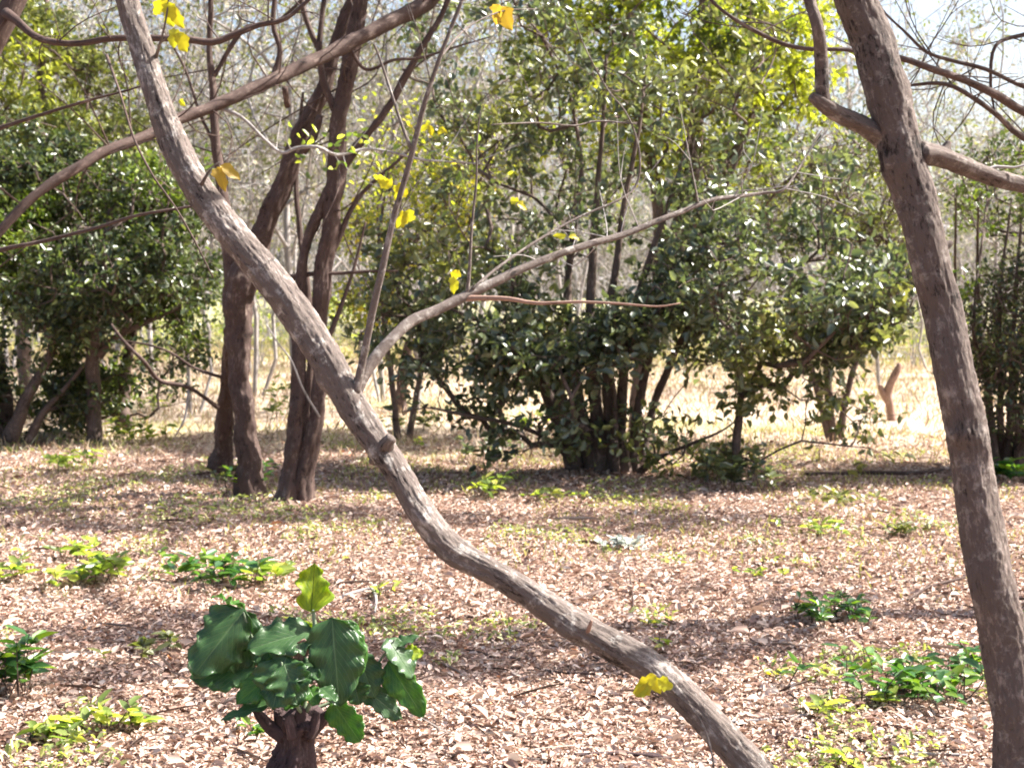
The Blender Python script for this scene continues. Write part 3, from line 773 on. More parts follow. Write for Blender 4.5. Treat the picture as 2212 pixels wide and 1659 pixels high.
def left_tree():
    gb = P(-190, 1440, 5.7); gb[2] = 0
    t = empty('bare_tree', gb, 'bare tree mostly outside the left edge with a dark limb across the upper left corner', 'tree')
    limb(t, [(-190, 1445, 130, 5.7), (-200, 1100, 105, 5.7), (-170, 700, 95, 5.7), (-120, 350, 85, 5.65), (-40, 130, 70, 5.6), (20, 30, 58, 5.6), (60, -80, 50, 5.6), (80, -300, 40, 5.6), (90, -500, 20, 5.6)], 'trunk', 'bark_mid', 24, 0.04, 0.18, 51)
    o, c = limb(t, [(15, 30, 30, 5.55), (40, 48, 24, 5.5), (70, 75, 20, 5.45), (110, 90, 18, 5.4), (170, 95, 17, 5.35), (240, 84, 17, 5.3), (330, 82, 18, 5.3), (400, 86, 18, 5.3), (460, 92, 18, 5.3), (505, 76, 17, 5.3), (560, 55, 15, 5.3), (620, 40, 12, 5.3), (700, -30, 8, 5.3)], 'branch', 'bark_mid', 10, 0.04, 0.2, 52)
    side_twigs(t, c, 12, 0.35, 0.003, 53, 'bark_mid', 0.2)
    limb(t, [(-110, 330, 26, 5.65), (-20, 285, 14, 5.6), (100, 245, 9, 5.5), (200, 215, 8, 5.4), (260, 200, 6, 5.4), (330, 180, 4, 5.3)], 'branch', 'bark_mid', 7, 0.05, 0.1, 54)
    limb(t, [(-170, 640, 30, 5.7), (-60, 560, 16, 5.6), (100, 520, 11, 5.5), (210, 492, 10, 5.4), (300, 465, 9, 5.3), (380, 452, 8, 5.3), (450, 440, 5, 5.3)], 'branch', 'bark_mid', 7, 0.05, 0.1, 55)
    limb(t, [(230, 120, 9, 5.4), (245, 160, 7, 5.2), (262, 210, 6, 5.1), (290, 300, 6, 5.0), (330, 380, 6, 4.9), (380, 450, 5, 4.85), (420, 520, 5, 4.8), (460, 600, 4, 4.8)], 'branch', 'bark_mid', 7, 0.05, 0.1, 56)
left_tree()

# ================================================================== MIDDLE DISTANCE TREE PAIR
def mid_trees():
    global WF
    WF = 0.72
    g = G(560, 1070)
    t = empty('forked_tree', g, 'dark brown forked tree, left one of the middle pair, with a long sloping limb', 'tree')
    d = g[1]
    limb(t, [(545, 1085, 125, d), (542, 1050, 96, d), (535, 980, 74, d), (527, 900, 66, d), (518, 800, 66, d), (515, 700, 78, d), (520, 620, 92, d), (548, 540, 72, d), (578, 480, 62, d), (605, 410, 58, d), (628, 350, 54, d),
             (650, 290, 50, d), (688, 215, 46, d), (712, 150, 42, d), (735, 70, 40, d), (790, -40, 38, d), (900, -160, 34, d), (980, -300, 26, d), (1000, -500, 14, d)], 'trunk', 'bark_mid', 44, 0.025, 0.28, 71, crack=0.09)
    limb(t, [(480, 1010, 80, d + 1.1), (482, 960, 58, d + 1), (488, 880, 50, d + .8), (496, 780, 46, d + .5), (506, 700, 44, d + .2), (512, 630, 50, d)], 'trunk', 'bark_mid', 36, 0.025, 0.28, 72, crack=0.09)
    o, c2 = limb(t, [(512, 640, 62, d), (500, 560, 50, d), (488, 480, 40, d), (475, 380, 30, d), (465, 300, 26, d), (460, 200, 22, d), (452, 100, 18, d), (455, 0, 15, d), (440, -150, 10, d)], 'branch', 'bark_mid', 14, 0.06, 0.2, 73)
    # long limb: leaves the stem above the frame and slopes down to the left, passing in front of the stems
    WF = 0.85
    o, c3 = limb(t, [(905, -150, 44, d), (950, -60, 42, d - .1), (925, 5, 40, d - .2), (850, 42, 38, d - .4), (760, 92, 36, d - .6), (680, 130, 34, d - .8), (600, 168, 33, d - 1.0), (500, 215, 31, d - 1.2), (400, 252, 30, d - 1.4), (335, 285, 28, d - 1.6), (250, 318, 27, d - 1.8), (150, 372, 27, d - 2), (60, 435, 25, d - 2.1), (0, 500, 24, d - 2.2), (-80, 600, 18, d - 2.3), (-140, 700, 8, d - 2.3)], 'branch', 'bark_mid', 16, 0.04, 0.2, 74)
    WF = 0.72
    side_twigs(t, c3, 26, 0.8, 0.006, 75, 'bark_mid', 0.05, up=0.5)
    side_twigs(t, c2, 16, 0.8, 0.006, 76, 'bark_mid', 0.3, up=0.4)
    o, c4 = limb(t, [(470, 232, 12, d - 1.2), (520, 252, 10, d - 1.2), (570, 300, 9, d - 1.2), (608, 330, 10, d - 1.2), (640, 320, 11, d - 1.2), (685, 318, 11, d - 1.2), (730, 335, 9, d - 1.1), (790, 322, 8, d - 1), (850, 330, 8, d - 1), (910, 345, 7, d - 1), (980, 350, 5, d - 1), (1050, 356, 3, d - 1)], 'branch', 'bark_pale', 8, 0.05, 0.2, 77)
    side_twigs(t, c4, 12, 0.5, 0.004, 78, 'bark_pale', 0.2)
    for k, (pts) in enumerate([[(590, 170, 20, d - 1), (605, 110, 18, d - 1), (590, 50, 16, d - 1), (600, -60, 14, d - 1)], [(712, 150, 20, d), (680, 90, 18, d), (655, 20, 16, d), (640, -80, 12, d)], [(750, 95, 14, d - .6), (790, 150, 11, d - .6), (850, 130, 10, d - .6), (910, 125, 9, d - .6), (990, 100, 6, d - .6), (1060, 80, 4, d - .6)],
                              [(470, 330, 12, d), (430, 240, 9, d), (400, 150, 8, d), (350, 60, 6, d)], [(622, 230, 20, d - .9), (615, 190, 18, d - 1)], [(460, 170, 14, d), (520, 70, 16, d), (560, 55, 14, d), (610, 40, 12, d), (680, -30, 8, d)]]):
        limb(t, pts, 'branch', 'bark_mid', 8, 0.05, 0.15, 80 + k)
    # low bent dead branches on the left of the trunk
    o, c5 = limb(t, [(470, 880, 14, d + .6), (430, 850, 12, d + .4), (395, 832, 13, d + .3), (345, 822, 13, d + .2), (310, 780, 12, d), (270, 740, 10, d), (240, 700, 6, d)], 'branch', 'bark_mid', 8, 0.05, 0.2, 88)
    limb(t, [(480, 815, 11, d + .5), (420, 795, 9, d + .4), (370, 762, 8, d + .3), (320, 745, 7, d + .3), (260, 735, 4, d + .3)], 'branch', 'bark_mid', 7, 0.05, 0.2, 89)
    limb(t, [(408, 838, 8, d + .35), (400, 900, 7, d + .3), (380, 940, 5, d + .3)], 'branch', 'bark_pale', 6, 0.05, 0.2, 90)
    # yellow green leaf tufts on the fine twigs
    rg = np.random.default_rng(8); a = []
    n = 90
    ids = rg.integers(len(c4) // 3, len(c4), n)
    pos = c4[ids, :3] + rg.normal(0, 0.07, (n, 3))
    V, Q = leaf_blades(pos, rg.normal(0, 1, (n, 3)), nrm(rg.normal(0, .5, (n, 3)) + [0, 0, .6]), rg.uniform(.04, .08, n), .032, rg=rg)
    mesh_obj('foliage', V, Q, M['leaf_bright'], t)

    crown(t, None, [(200, (-2.9, 9.6, 5.0), (1.6, 1.0, 0.9)), (120, (-1.0, 8.8, 5.2), (1.2, .9, .7))], 803, bark='bark_mid', per=4, thr=0.0)

    g = G(640, 1082); d = g[1]
    t = empty('twin_stem_tree', g, 'dark brown tree with two stems from one base, right of the middle pair', 'tree')
    limb(t, [(622, 1095, 100, d), (624, 1050, 66, d), (632, 980, 54, d), (640, 900, 52, d), (643, 820, 46, d), (645, 740, 40, d), (648, 640, 32, d), (655, 560, 30, d), (680, 480, 32, d), (712, 410, 32, d), (755, 340, 28, d), (790, 290, 24, d), (835, 240, 22, d), (900, 120, 20, d), (960, 20, 16, d), (1000, -120, 10, d)], 'trunk', 'bark_mid', 36, 0.025, 0.28, 101, crack=0.09)
    o, c = limb(t, [(648, 1095, 80, d), (655, 1040, 60, d), (672, 960, 52, d), (686, 880, 46, d), (690, 800, 42, d), (690, 700, 44, d), (697, 600, 50, d), (712, 500, 52, d), (724, 400, 54, d), (728, 320, 52, d), (738, 230, 50, d), (752, 150, 46, d), (768, 60, 42, d), (785, -40, 38, d), (800, -300, 26, d), (820, -520, 12, d)], 'trunk', 'bark_mid', 40, 0.025, 0.28, 102, crack=0.09)
    side_twigs(t, c, 26, 1.0, 0.007, 103, 'bark_mid', 0.4, up=0.5)
    for k, pts in enumerate([[(700, 580, 24, d), (730, 520, 18, d), (760, 450, 16, d), (800, 400, 12, d), (880, 330, 8, d)], [(620, 600, 20, d + .1), (680, 592, 14, d), (740, 590, 11, d), (800, 586, 9, d), (860, 585, 5, d)], [(735, 260, 24, d), (700, 180, 20, d), (690, 100, 18, d), (700, 0, 14, d)],
                             [(705, 740, 18, d), (730, 680, 15, d), (748, 630, 12, d), (770, 560, 9, d), (790, 480, 6, d)], [(692, 250, 20, d), (675, 300, 26, d), (655, 330, 20, d)]]):
        limb(t, pts, 'branch', 'bark_mid', 10, 0.05, 0.15, 104 + k)
    limb(t, [(668, 1090, 40, d + .3), (664, 980, 32, d + .3), (668, 860, 28, d + .3), (672, 740, 24, d + .3), (664, 620, 20, d + .3), (645, 480, 16, d + .3), (640, 340, 12, d + .3), (655, 200, 8, d + .3)], 'trunk', 'bark_mid', 24, 0.03, 0.28, 120, crack=0.08)
    limb(t, [(690, 900, 8, d - .1), (655, 840, 7, d - .2), (630, 780, 6, d - .25), (600, 740, 5, d - .3), (575, 700, 4, d - .3)], 'branch', 'bark_pale', 6, 0.05, 0.1, 111)
mid_trees()
WF = 1.0

# ================================================================== BUSHES
def bush(name, label, cat, base_px, stems, cloud, leaf, L, Wd, per, bark='bark_bush', tw=3, twl=0.28, r_tip=0.0045, r_cap=None, seed=1, thr=-0.08, cs=1.1, group=None, droop=0.15, flat=0.46, stem_sides=10, step=0.22, dense=1.0, expo=0.40):
    """stems: pixel polylines (x,y,w,depth) drawn as stems; cloud: [(count, x, y, rx_px, ry_px, depth, rdepth_m)]"""
    rg = np.random.default_rng(seed)
    g = np.array(base_px, float)
    t = empty(name, g, label, cat, group)
    pol = []
    for k, st in enumerate(stems):
        a = Acc(); c = tube(a, pix(st), stem_sides, 0.05, 0.2, seed * 10 + k)
        a.build('stem', M[bark], t)
        pol.append(c[::4, :3].tolist())
    pts = []
    for (n, x, y, rx, ry, d, rd) in cloud:
        c = P(x, y, d)
        pts.append(ellip(int(n * dense), c, (rx * d / FX, rd, ry * d / FX), rg))
    pts = np.vstack(pts)
    pts = pts[pts[:, 2] > 0.12]
    pts = clump(pts, cs, thr, seed)
    A, par, R, kids = grow(pol, pts, step, 0.14, r_tip, expo, r_cap, rg)
    ns = sum(len(p) for p in pol)
    A2, par2, R2, new = twigs(A, par, R, kids, tw, twl, r_tip * 0.55, rg, droop * 0.5)
    V, Q, B = skel_mesh(A2, par2, R2, 5)
    # drop the skeleton segments that lie inside the drawn stems
    seg = np.where(par2 >= 0)[0]
    keep = np.repeat(seg >= ns, 5)
    Q = Q[keep]
    mesh_obj('branches', V, Q, M[bark], t, bark=B)
    if leaf:
        V, Q = foliage_on(A2, par2, new, per, L, Wd, 0.035, rg, droop, flat)
        mesh_obj('foliage', V, Q, M[leaf], t)
    return t

# central camellia
gc = G(1300, 1020); dc = gc[1]
st = []
def S(*p): st.append([(x, y, w, dc + dd) for x, y, w, dd in p])
S((1245, 1015, 46, 0), (1225, 950, 36, 0), (1200, 890, 32, .0), (1175, 830, 27, .0), (1160, 770, 24, -.1), (1135, 700, 16, -.2), (1100, 620, 10, -.3))
S((1262, 1018, 46, 0.1), (1240, 930, 36, .1), (1212, 860, 28, .1), (1185, 800, 18, .1), (1150, 740, 12, 0), (1080, 690, 8, -.2))
S((1285, 1022, 44, 0), (1262, 930, 32, 0), (1248, 850, 26, .1), (1240, 770, 22, .2), (1225, 640, 18, .3), (1240, 500, 14, .3), (1255, 350, 10, .3), (1230, 200, 6, .3))
S((1300, 1028, 44, -.05), (1292, 920, 34, 0), (1285, 830, 28, .1), (1275, 700, 22, .1), (1280, 560, 18, .2), (1290, 420, 14, .3), (1300, 300, 10, .3), (1310, 120, 7, .3))
S((1325, 1028, 44, -.05), (1318, 930, 26, -.05), (1312, 830, 23, 0), (1310, 720, 19, 0), (1330, 580, 16, 0), (1350, 430, 12, 0), (1380, 280, 9, 0), (1400, 120, 6, 0))
S((1345, 1026, 40, -.1), (1342, 930, 24, -.1), (1345, 840, 22, -.1), (1352, 740, 20, -.1), (1385, 620, 16, -.1), (1430, 480, 12, -.1), (1480, 330, 9, 0), (1510, 150, 6, 0))
S((1365, 1022, 40, 0), (1372, 930, 24, 0), (1385, 850, 20, 0), (1405, 760, 18, 0), (1440, 660, 14, -.1), (1490, 540, 12, -.2), (1560, 420, 9, -.2), (1620, 280, 6, -.2))
S((1375, 1018, 36, .1), (1400, 920, 20, .1), (1430, 830, 17, .1), (1480, 720, 14, 0), (1560, 640, 12, -.1), (1660, 580, 9, -.2), (1780, 560, 6, -.3))
S((1375, 1024, 20, -.1), (1430, 985, 11, -.2), (1490, 960, 8, -.4), (1560, 930, 5, -.5), (1600, 900, 3, -.6))
S((1250, 1015, 24, 0), (1200, 960, 12, -.2), (1120, 920, 10, -.4), (1020, 900, 8, -.5), (930, 880, 5, -.6))
S((1332, 1030, 20, -.2), (1330, 960, 14, -.25), (1328, 870, 12, -.2), (1318, 780, 10, -.2), (1300, 660, 8, -.2))
S((1590, 1050, 24, -.5), (1590, 960, 20, -.5), (1598, 890, 17, -.5), (1600, 820, 14, -.5), (1590, 740, 12, -.4), (1600, 640, 8, -.3))
bush('camellia_bush', 'broad dark glossy evergreen bush with a fan of many brown stems, in the centre', 'bush', gc, st,
     [(560, 1060, 725, 300, 85, dc - .3, .8), (180, 960, 620, 180, 110, dc, .8),
      (620, 1670, 620, 300, 140, dc - .4, 1.0), (330, 1850, 660, 150, 130, dc - .4, .8), (210, 1480, 740, 180, 90, dc - .5, .7),
      (300, 1330, 330, 340, 240, dc + .3, 1.1), (240, 1080, 440, 260, 190, dc + .2, 1.0), (120, 1500, 120, 260, 200, dc + .2, 1.1), (280, 1070, 150, 220, 190, dc + .4, 1.0), (150, 1650, 420, 200, 130, dc, .9),
      (50, 1590, 910, 45, 100, dc - .5, .3), (26, 1760, 830, 90, 80, dc - .6, .4), (45, 1000, 850, 160, 90, dc - .5, .5), (8, 1850, 930, 50, 70, dc - .8, .3), (300, 1250, 735, 200, 80, dc - .75, .35), (60, 1120, 920, 190, 80, dc - .5, .5), (60, 1450, 930, 160, 80, dc - .4, .5), (60, 1595, 900, 50, 160, dc - .5, .3), (40, 1590, 1010, 80, 40, dc - .6, .4)],
     'leaf_camellia', 0.088, 0.047, 3, seed=3, thr=0.0, cs=1.6, tw=3, twl=0.26)

# taller yellow green evergreen behind it
gh = G(1370, 935); dh = gh[1]
bush('evergreen_tree', 'tall yellow green evergreen tree rising behind the central bush', 'tree', gh,
     [[(1370, 945, 34, dh), (1385, 800, 32, dh), (1430, 600, 30, dh), (1490, 400, 36, dh), (1510, 200, 30, dh), (1520, 0, 22, dh), (1530, -200, 12, dh)],
      [(1420, 650, 24, dh), (1425, 480, 28, dh), (1400, 300, 22, dh), (1370, 120, 16, dh), (1350, -60, 8, dh)],
      [(1450, 560, 22, dh), (1540, 420, 24, dh), (1620, 260, 18, dh), (1660, 120, 12, dh), (1690, 0, 8, dh)]],
     [(520, 1480, 60, 280, 200, dh, 1.4), (340, 1560, 250, 240, 160, dh, 1.3), (260, 1250, 180, 180, 220, dh, 1.2), (160, 1500, -160, 220, 100, dh, 1.1), (200, 1640, 120, 160, 170, dh - .6, .8)],
     'leaf_holly', 0.095, 0.048, 4, seed=5, tw=3, twl=0.3, thr=-0.1, step=0.25)

# dark evergreen bushes at the left
gl = G(205, 955); dl = gl[1]
bush('evergreen_bush', 'large shaded evergreen bush at the left with dark leaves over several thin trunks', 'bush', gl,
     [[(205, 960, 34, dl), (203, 880, 30, dl), (200, 800, 30, dl), (205, 700, 26, dl), (215, 600, 20, dl), (240, 450, 12, dl)],
      [(270, 920, 40, dl + .8), (262, 870, 34, dl + .8), (270, 800, 26, dl + .8), (290, 700, 20, dl + .8), (310, 560, 14, dl + .7), (330, 440, 8, dl + .6)],
      [(20, 950, 38, dl - .3), (50, 880, 28, dl - .3), (80, 820, 22, dl - .2), (120, 740, 16, dl), (150, 620, 10, dl)],
      [(5, 940, 60, dl + .2), (0, 840, 40, dl + .2), (-20, 720, 30, dl + .2), (-40, 560, 20, dl + .2), (-30, 400, 10, dl + .2)],
      [(60, 955, 24, dl - .2), (95, 890, 16, dl - .2), (130, 850, 12, dl - .1), (190, 780, 8, dl)],
      [(215, 770, 20, dl), (250, 730, 14, dl), (330, 690, 10, dl), (400, 660, 6, dl)]],
     [(560, 200, 560, 260, 170, dl, 1.2), (420, 60, 700, 180, 120, dl, 1.0), (330, 330, 560, 140, 140, dl + .2, .9), (220, -60, 520, 200, 200, dl, 1.1), (200, 240, 700, 160, 60, dl - .1, .8), (300, 130, 430, 220, 110, dl + .3, 1), (260, 60, 850, 170, 80, dl + .3, .8), (120, 200, 860, 120, 60, dl + .8, .6), (120, 330, 740, 130, 70, dl, .7), (60, 300, 850, 120, 60, dl + .4, .6), (340, 350, 470, 140, 130, dl, .9), (200, 130, 400, 170, 70, dl, .9), (160, 40, 320, 150, 70, dl + .3, .9), (120, -60, 860, 120, 80, dl, .8)],
     'leaf_shade', 0.075, 0.038, 5, seed=9, tw=3, twl=0.26, thr=-0.14)

gl2 = G(60, 900); dl2 = gl2[1]
bush('olive_tree', 'grey olive leaved tree filling the upper left behind the shaded bush', 'tree', gl2,
     [[(60, 905, 30, dl2), (50, 700, 28, dl2), (60, 500, 26, dl2), (80, 300, 30, dl2), (90, 150, 20, dl2), (100, 0, 12, dl2)],
      [(55, 560, 30, dl2), (140, 400, 22, dl2), (180, 250, 14, dl2), (200, 120, 8, dl2)]],
     [(800, 60, 210, 190, 200, dl2 - .5, 1.4), (220, 190, 330, 120, 110, dl2 - .8, .9), (240, 170, 330, 160, 110, dl2, 1.1), (160, -60, 380, 160, 140, dl2, 1.2), (200, 60, 20, 180, 110, dl2, 1.1)],
     'leaf_sage', 0.09, 0.048, 5, seed=12, tw=3, twl=0.3, thr=-0.1, step=0.3)

# right edge bush of dark bare stems
gr = G(2235, 1010); dr = gr[1]
rr = np.random.default_rng(21)
stemsr = []
for k in range(26):
    bx = 2140 + k * 8 + rr.uniform(-6, 6); tx = 2060 + k * 34 + rr.uniform(-25, 25)
    stemsr.append([(bx, 1015, 22, dr + rr.uniform(-.3, .3)), ((bx * .7 + tx * .3), 900, 15, dr), ((bx * .4 + tx * .6), 780, 12, dr + rr.uniform(-.3, .3)), (tx, 640 + rr.uniform(-60, 60), 8, dr + rr.uniform(-.6, .6)), (tx + rr.uniform(-30, 40), 430, 4, dr + rr.uniform(-.6, .6))])
bush('stemmy_bush', 'bush of crowded dark bare stems behind the upright trunk at the right edge', 'bush', gr, stemsr,
     [(520, 2200, 720, 140, 190, dr - .2, 1.0), (420, 2210, 850, 110, 130, dr - .2, .8), (260, 2210, 420, 140, 160, dr, 1.0)], 'leaf_shade', 0.055, 0.028, 2, seed=22, tw=4, twl=0.32, stem_sides=8)

gq = P(2560, 1010, dr); gq[2] = 0  # bush out of view, added to thicken the shadow band on the ground
bush('evergreen_bush', 'unseen dark evergreen bush added beyond the right edge for its shadow, beside the clump of bare stems', 'bush', gq,
     [[(2560, 1020, 40, dr), (2550, 800, 30, dr), (2530, 500, 20, dr), (2520, 300, 10, dr)], [(2570, 1020, 30, dr), (2620, 800, 24, dr), (2700, 500, 14, dr)]],
     [(420, 2580, 560, 260, 280, dr - .3, 1.2), (160, 2420, 780, 130, 140, dr - .6, .8), (260, 2440, 480, 170, 170, dr - .5, .7)], 'leaf_shade', 0.08, 0.04, 4, seed=23, tw=3, twl=0.3, thr=-0.1)

# grey shrub with leaves between the central bush and right trunk
gg = G(1800, 960); dg = gg[1]
bush('twiggy_shrub', 'pale twiggy shrub with sparse leaves behind the right end of the central bush', 'bush', gg,
     [[(1800, 965, 20, dg), (1790, 850, 16, dg), (1780, 700, 12, dg), (1800, 520, 8, dg), (1820, 380, 5, dg)],
      [(1810, 965, 18, dg), (1830, 850, 14, dg), (1870, 700, 11, dg), (1900, 520, 8, dg)],
      [(1795, 965, 16, dg), (1760, 820, 12, dg), (1720, 650, 10, dg), (1690, 480, 6, dg)]],
     [(420, 1790, 430, 190, 160, dg, 1.1), (160, 1900, 560, 90, 130, dg, .8)], 'leaf_olive', 0.06, 0.03, 2, bark='bark_bush', seed=25, tw=4, twl=0.35, r_tip=0.0055)

# small understorey shrub between the middle pair and the central bush
gm = G(880, 960); dm = gm[1]
bush('leafy_shrub', 'loose green shrub with yellowing leaves between the dark tree pair and the central bush', 'bush', gm,
     [[(860, 970, 18, dm + .5), (850, 850, 14, dm + .5), (830, 700, 12, dm + .5), (820, 520, 9, dm + .5), (840, 360, 5, dm + .5)],
      [(880, 970, 18, dm + .5), (900, 850, 13, dm + .5), (930, 700, 10, dm + .5), (950, 520, 7, dm + .5)]],
     [(300, 860, 420, 150, 180, dm + .5, .9), (130, 820, 670, 90, 70, dm + .5, .7), (260, 1060, 440, 130, 120, dm - .2, .7)], 'leaf_gold', 0.06, 0.034, 3, seed=27, tw=3, twl=0.3)

# ================================================================== THE WOODS BEHIND
def copy_thing(src, loc, rz, s, label=None, group=None):
    r = src.copy(); col.objects.link(r)
    r.location = tuple(float(v) for v in loc); r.rotation_euler = (0, 0, rz); r.scale = (s, s, s)
    if label: r['label'] = label
    if group: r['group'] = group
    for ch in list(src.children):
        c = ch.copy(); col.objects.link(c); c.parent = r
    return r

def proto_tree(name, label, cat, H, crown, seed, n, leaf=None, r_tip=0.007, tw=3, twl=0.7, bark='bark_far', per=2, L=0.09, lean=0.0, nst=1, group=None):
    rg = np.random.default_rng(seed)
    t = empty(name, (0, 0, 0), label, cat, group)
    stems = []
    for k in range(nst):
        q = []
        x = rg.normal(0, .1) * (nst > 1); y = rg.normal(0, .1) * (nst > 1)
        dx, dy = rg.normal(0, .05 + .10 * (nst > 1), 2) * H / 6
        for z in np.linspace(0, H * 0.9, 12):
            q.append((x, y, z)); x += dx * H / 12 + rg.normal(0, .011 * H); y += dy * H / 12 + rg.normal(0, .011 * H)
        stems.append(q)
    pts = []
    for (cnt, cz, rz_, rx) in crown:
        pts.append(ellip(int(n * cnt), (0, 0, cz), (rx, rx, rz_), rg, 0.1))
    pts = np.vstack(pts); pts = pts[pts[:, 2] > 0.3]
    pts = clump(pts, 0.8, -0.15, seed)
    A, par, R, kids = grow(stems, pts, 0.55, 0.12, r_tip, 0.44, 0.16, rg, up=0.1)
    A2, par2, R2, new = twigs(A, par, R, kids, tw, twl, r_tip * 0.6, rg)
    thick = R2 > 0.028
    V, Q, B = skel_mesh(A2, par2, R2, 4)
    seg = np.where(par2 >= 0)[0]
    tk = np.repeat(thick[seg], 4)
    mesh_obj('trunk', V, Q[tk], M[bark], t, bark=B)
    mesh_obj('crown_twigs', V, Q[~tk], M[bark], t, bark=B)
    if leaf:
        V, Q = foliage_on(A2, par2, new, per, L, L * 0.5, 0.06, rg)
        mesh_obj('foliage', V, Q, M[leaf], t)
    return t

def woods():
    rg = np.random.default_rng(77)
    lab_b = 'bare grey tree of the woods beyond the clearing'
    lab_e = 'evergreen tree with dull green leaves in the woods beyond the clearing'
    bare = [proto_tree('bare_tree', lab_b, 'tree', 12, [(1, 7.5, 5.2, 2.8)], 31, 420, group='bare trees of the far woods'),
            proto_tree('bare_tree', lab_b, 'tree', 14, [(0.8, 9, 5.5, 3.2), (0.3, 4, 3, 2)], 32, 460, bark='bark_pale', group='bare trees of the far woods'),
            proto_tree('bare_tree', lab_b, 'tree', 10, [(1, 6, 4.5, 2.6)], 33, 420, nst=2, bark='bark_pale', group='bare trees of the far woods')]
    ever = [proto_tree('evergreen_tree', lab_e, 'tree', 9, [(1, 5.5, 4.2, 2.4)], 34, 420, 'leaf_olive', per=3, L=0.13, group='evergreen trees of the far woods'),
            proto_tree('evergreen_tree', lab_e, 'tree', 11, [(1, 6.5, 4.8, 2.8)], 35, 460, 'leaf_shade', per=3, L=0.13, group='evergreen trees of the far woods')]
    used = set()
    def put(kind, protos, k, x, y, s):
        src = protos[k]
        loc = (x, y, float(hgt(x, y)) - 0.05); rz = rg.uniform(0, 6.28)
        if (kind, k) not in used:
            used.add((kind, k)); src.location = loc; src.rotation_euler = (0, 0, rz); src.scale = (s, s, s)
        else:
            copy_thing(src, loc, rz, s)
    # rows of the far woods, denser on the left, thin at the upper right where the sky shows
    rows = [(40, 13, .1), (47, 15, .35), (55, 18, .3), (64, 20, .4)]
    for (dist, cnt, pe) in rows:
        for i in range(cnt):
            u = -0.50 + 1.0 * (i + rg.uniform(0.1, 0.9)) / cnt
            y = dist + rg.uniform(-3, 3); x = u * dist
            if u > 0.22 and rg.uniform() < 0.35: continue
            if rg.uniform() < pe: put('e', ever, int(rg.integers(0, 2)), x, y, rg.uniform(0.8, 1.15) * (0.8 if u > .22 else 1))
            else: put('b', bare, int(rg.integers(0, 3)), x, y, rg.uniform(0.85, 1.25))
    # nearer bare trees filling the upper left between the stems
    lab = 'slender pale tree with few dry leaves behind the dark tree pair'
    near = proto_tree('slender_tree', lab, 'tree', 7.5, [(1, 4.6, 2.9, 1.7)], 51, 620, r_tip=0.0042, tw=4, twl=0.45, bark='bark_pale', leaf='leaf_tan', per=1, L=0.085, group='slender bare trees behind the tree pair')
    near2 = proto_tree('slender_tree', lab, 'tree', 7.5, [(1, 4.9, 2.8, 1.9)], 52, 620, r_tip=0.0042, tw=4, twl=0.45, bark='bark_pale', leaf='leaf_olive', per=1, L=0.085, nst=2, group='slender bare trees behind the tree pair')
    first = True
    spots = [(330, 23, 0), (560, 21, 1), (240, 26, 1), (700, 25, 0), (820, 20, 1), (450, 30, 0), (950, 28, 1), (130, 31, 0), (640, 33, 1), (20, 27, 1), (420, 18, 1), (640, 17.5, 0), (900, 18.5, 0), (540, 27, 0), (330, 29, 1), (780, 29, 1), (250, 19, 0), (1030, 22, 0), (1120, 19, 1)]
    for i, (px, d, k) in enumerate(spots):
        x = (px - CX) * d / FX
        src = (near, near2)[k]; loc = (x, d, float(hgt(x, d)) - 0.03)
        if i < 2: src.location = loc
        else: copy_thing(src, loc, rg.uniform(0, 6.28), rg.uniform(0.9, 1.2))
    lab = 'thin pale bare tree behind the upright trunk against the white sky'
    spots = [(1900, 24, 0), (2010, 29, 1), (2150, 22, 1), (2230, 27, 0), (1760, 31, 0), (2090, 34, 0), (1230, 27, 1), (1380, 33, 0)]
    for i, (px, d, k) in enumerate(spots):
        x = (px - CX) * d / FX
        c = copy_thing((near, near2)[k], (x, d, float(hgt(x, d)) - 0.03), rg.uniform(0, 6.28), rg.uniform(0.8, 1.05),
                       lab if px > 1700 else 'thin bare tree seen through the gaps of the central bush',
                       'bare trees behind the upright trunk' if px > 1700 else 'bare trees behind the central bush')
    # low sunlit shrubs along the far side
    lab = 'low yellow green sunlit shrub on the far side of the clearing'
    sh = proto_tree('sunlit_shrub', lab, 'shrub', 1.6, [(1, 1.0, 0.9, 1.3)], 61, 130, 'leaf_bright', r_tip=0.005, tw=3, twl=0.25, nst=4, per=4, L=0.10, group='sunlit shrubs at the far side')
    sp = [(500, 33), (720, 30), (880, 34), (600, 38), (330, 29), (1750, 36), (1900, 40), (1620, 33), (2020, 38), (1050, 37), (120, 35), (1480, 39)]
    for i, (px, d) in enumerate(sp):
        x = (px - CX) * d / FX; loc = (x, d, float(hgt(x, d)))
        if i == 0: sh.location = loc
        else: copy_thing(sh, loc, rg.uniform(0, 6.28), rg.uniform(0.5, 1.0))
    lab = 'low tangle of bare grey brush at the far edge of the clearing'
    br = proto_tree('bare_brush', lab, 'brush', 2.2, [(1, 1.5, 1.5, 1.9)], 71, 260, None, r_tip=0.0055, tw=5, twl=0.5, bark='bark_pale', nst=6, group='bare brush at the far edge')
    sp = [(60, 31), (230, 34), (400, 32), (560, 29), (700, 36), (830, 33), (980, 31), (1130, 35), (1280, 32), (1420, 36), (1560, 33), (1700, 37), (1850, 34), (1980, 31), (2110, 35), (2230, 32), (640, 42), (1000, 44), (1800, 43), (2100, 42)]
    for i, (px, d) in enumerate(sp):
        x = (px - CX) * d / FX; loc = (x, d, float(hgt(x, d)))
        if i == 0: br.location = loc
        else: copy_thing(br, loc, rg.uniform(0, 6.28), rg.uniform(0.6, 1.25))
    # the thicket behind everything, one mass
    n = 9000
    x = rg.uniform(-75, 75, n); y = rg.uniform(70, 84, n); z0 = rg.uniform(0, 9, n) * np.clip(1.1 - (x > 18) * 0.5, 0, 1)
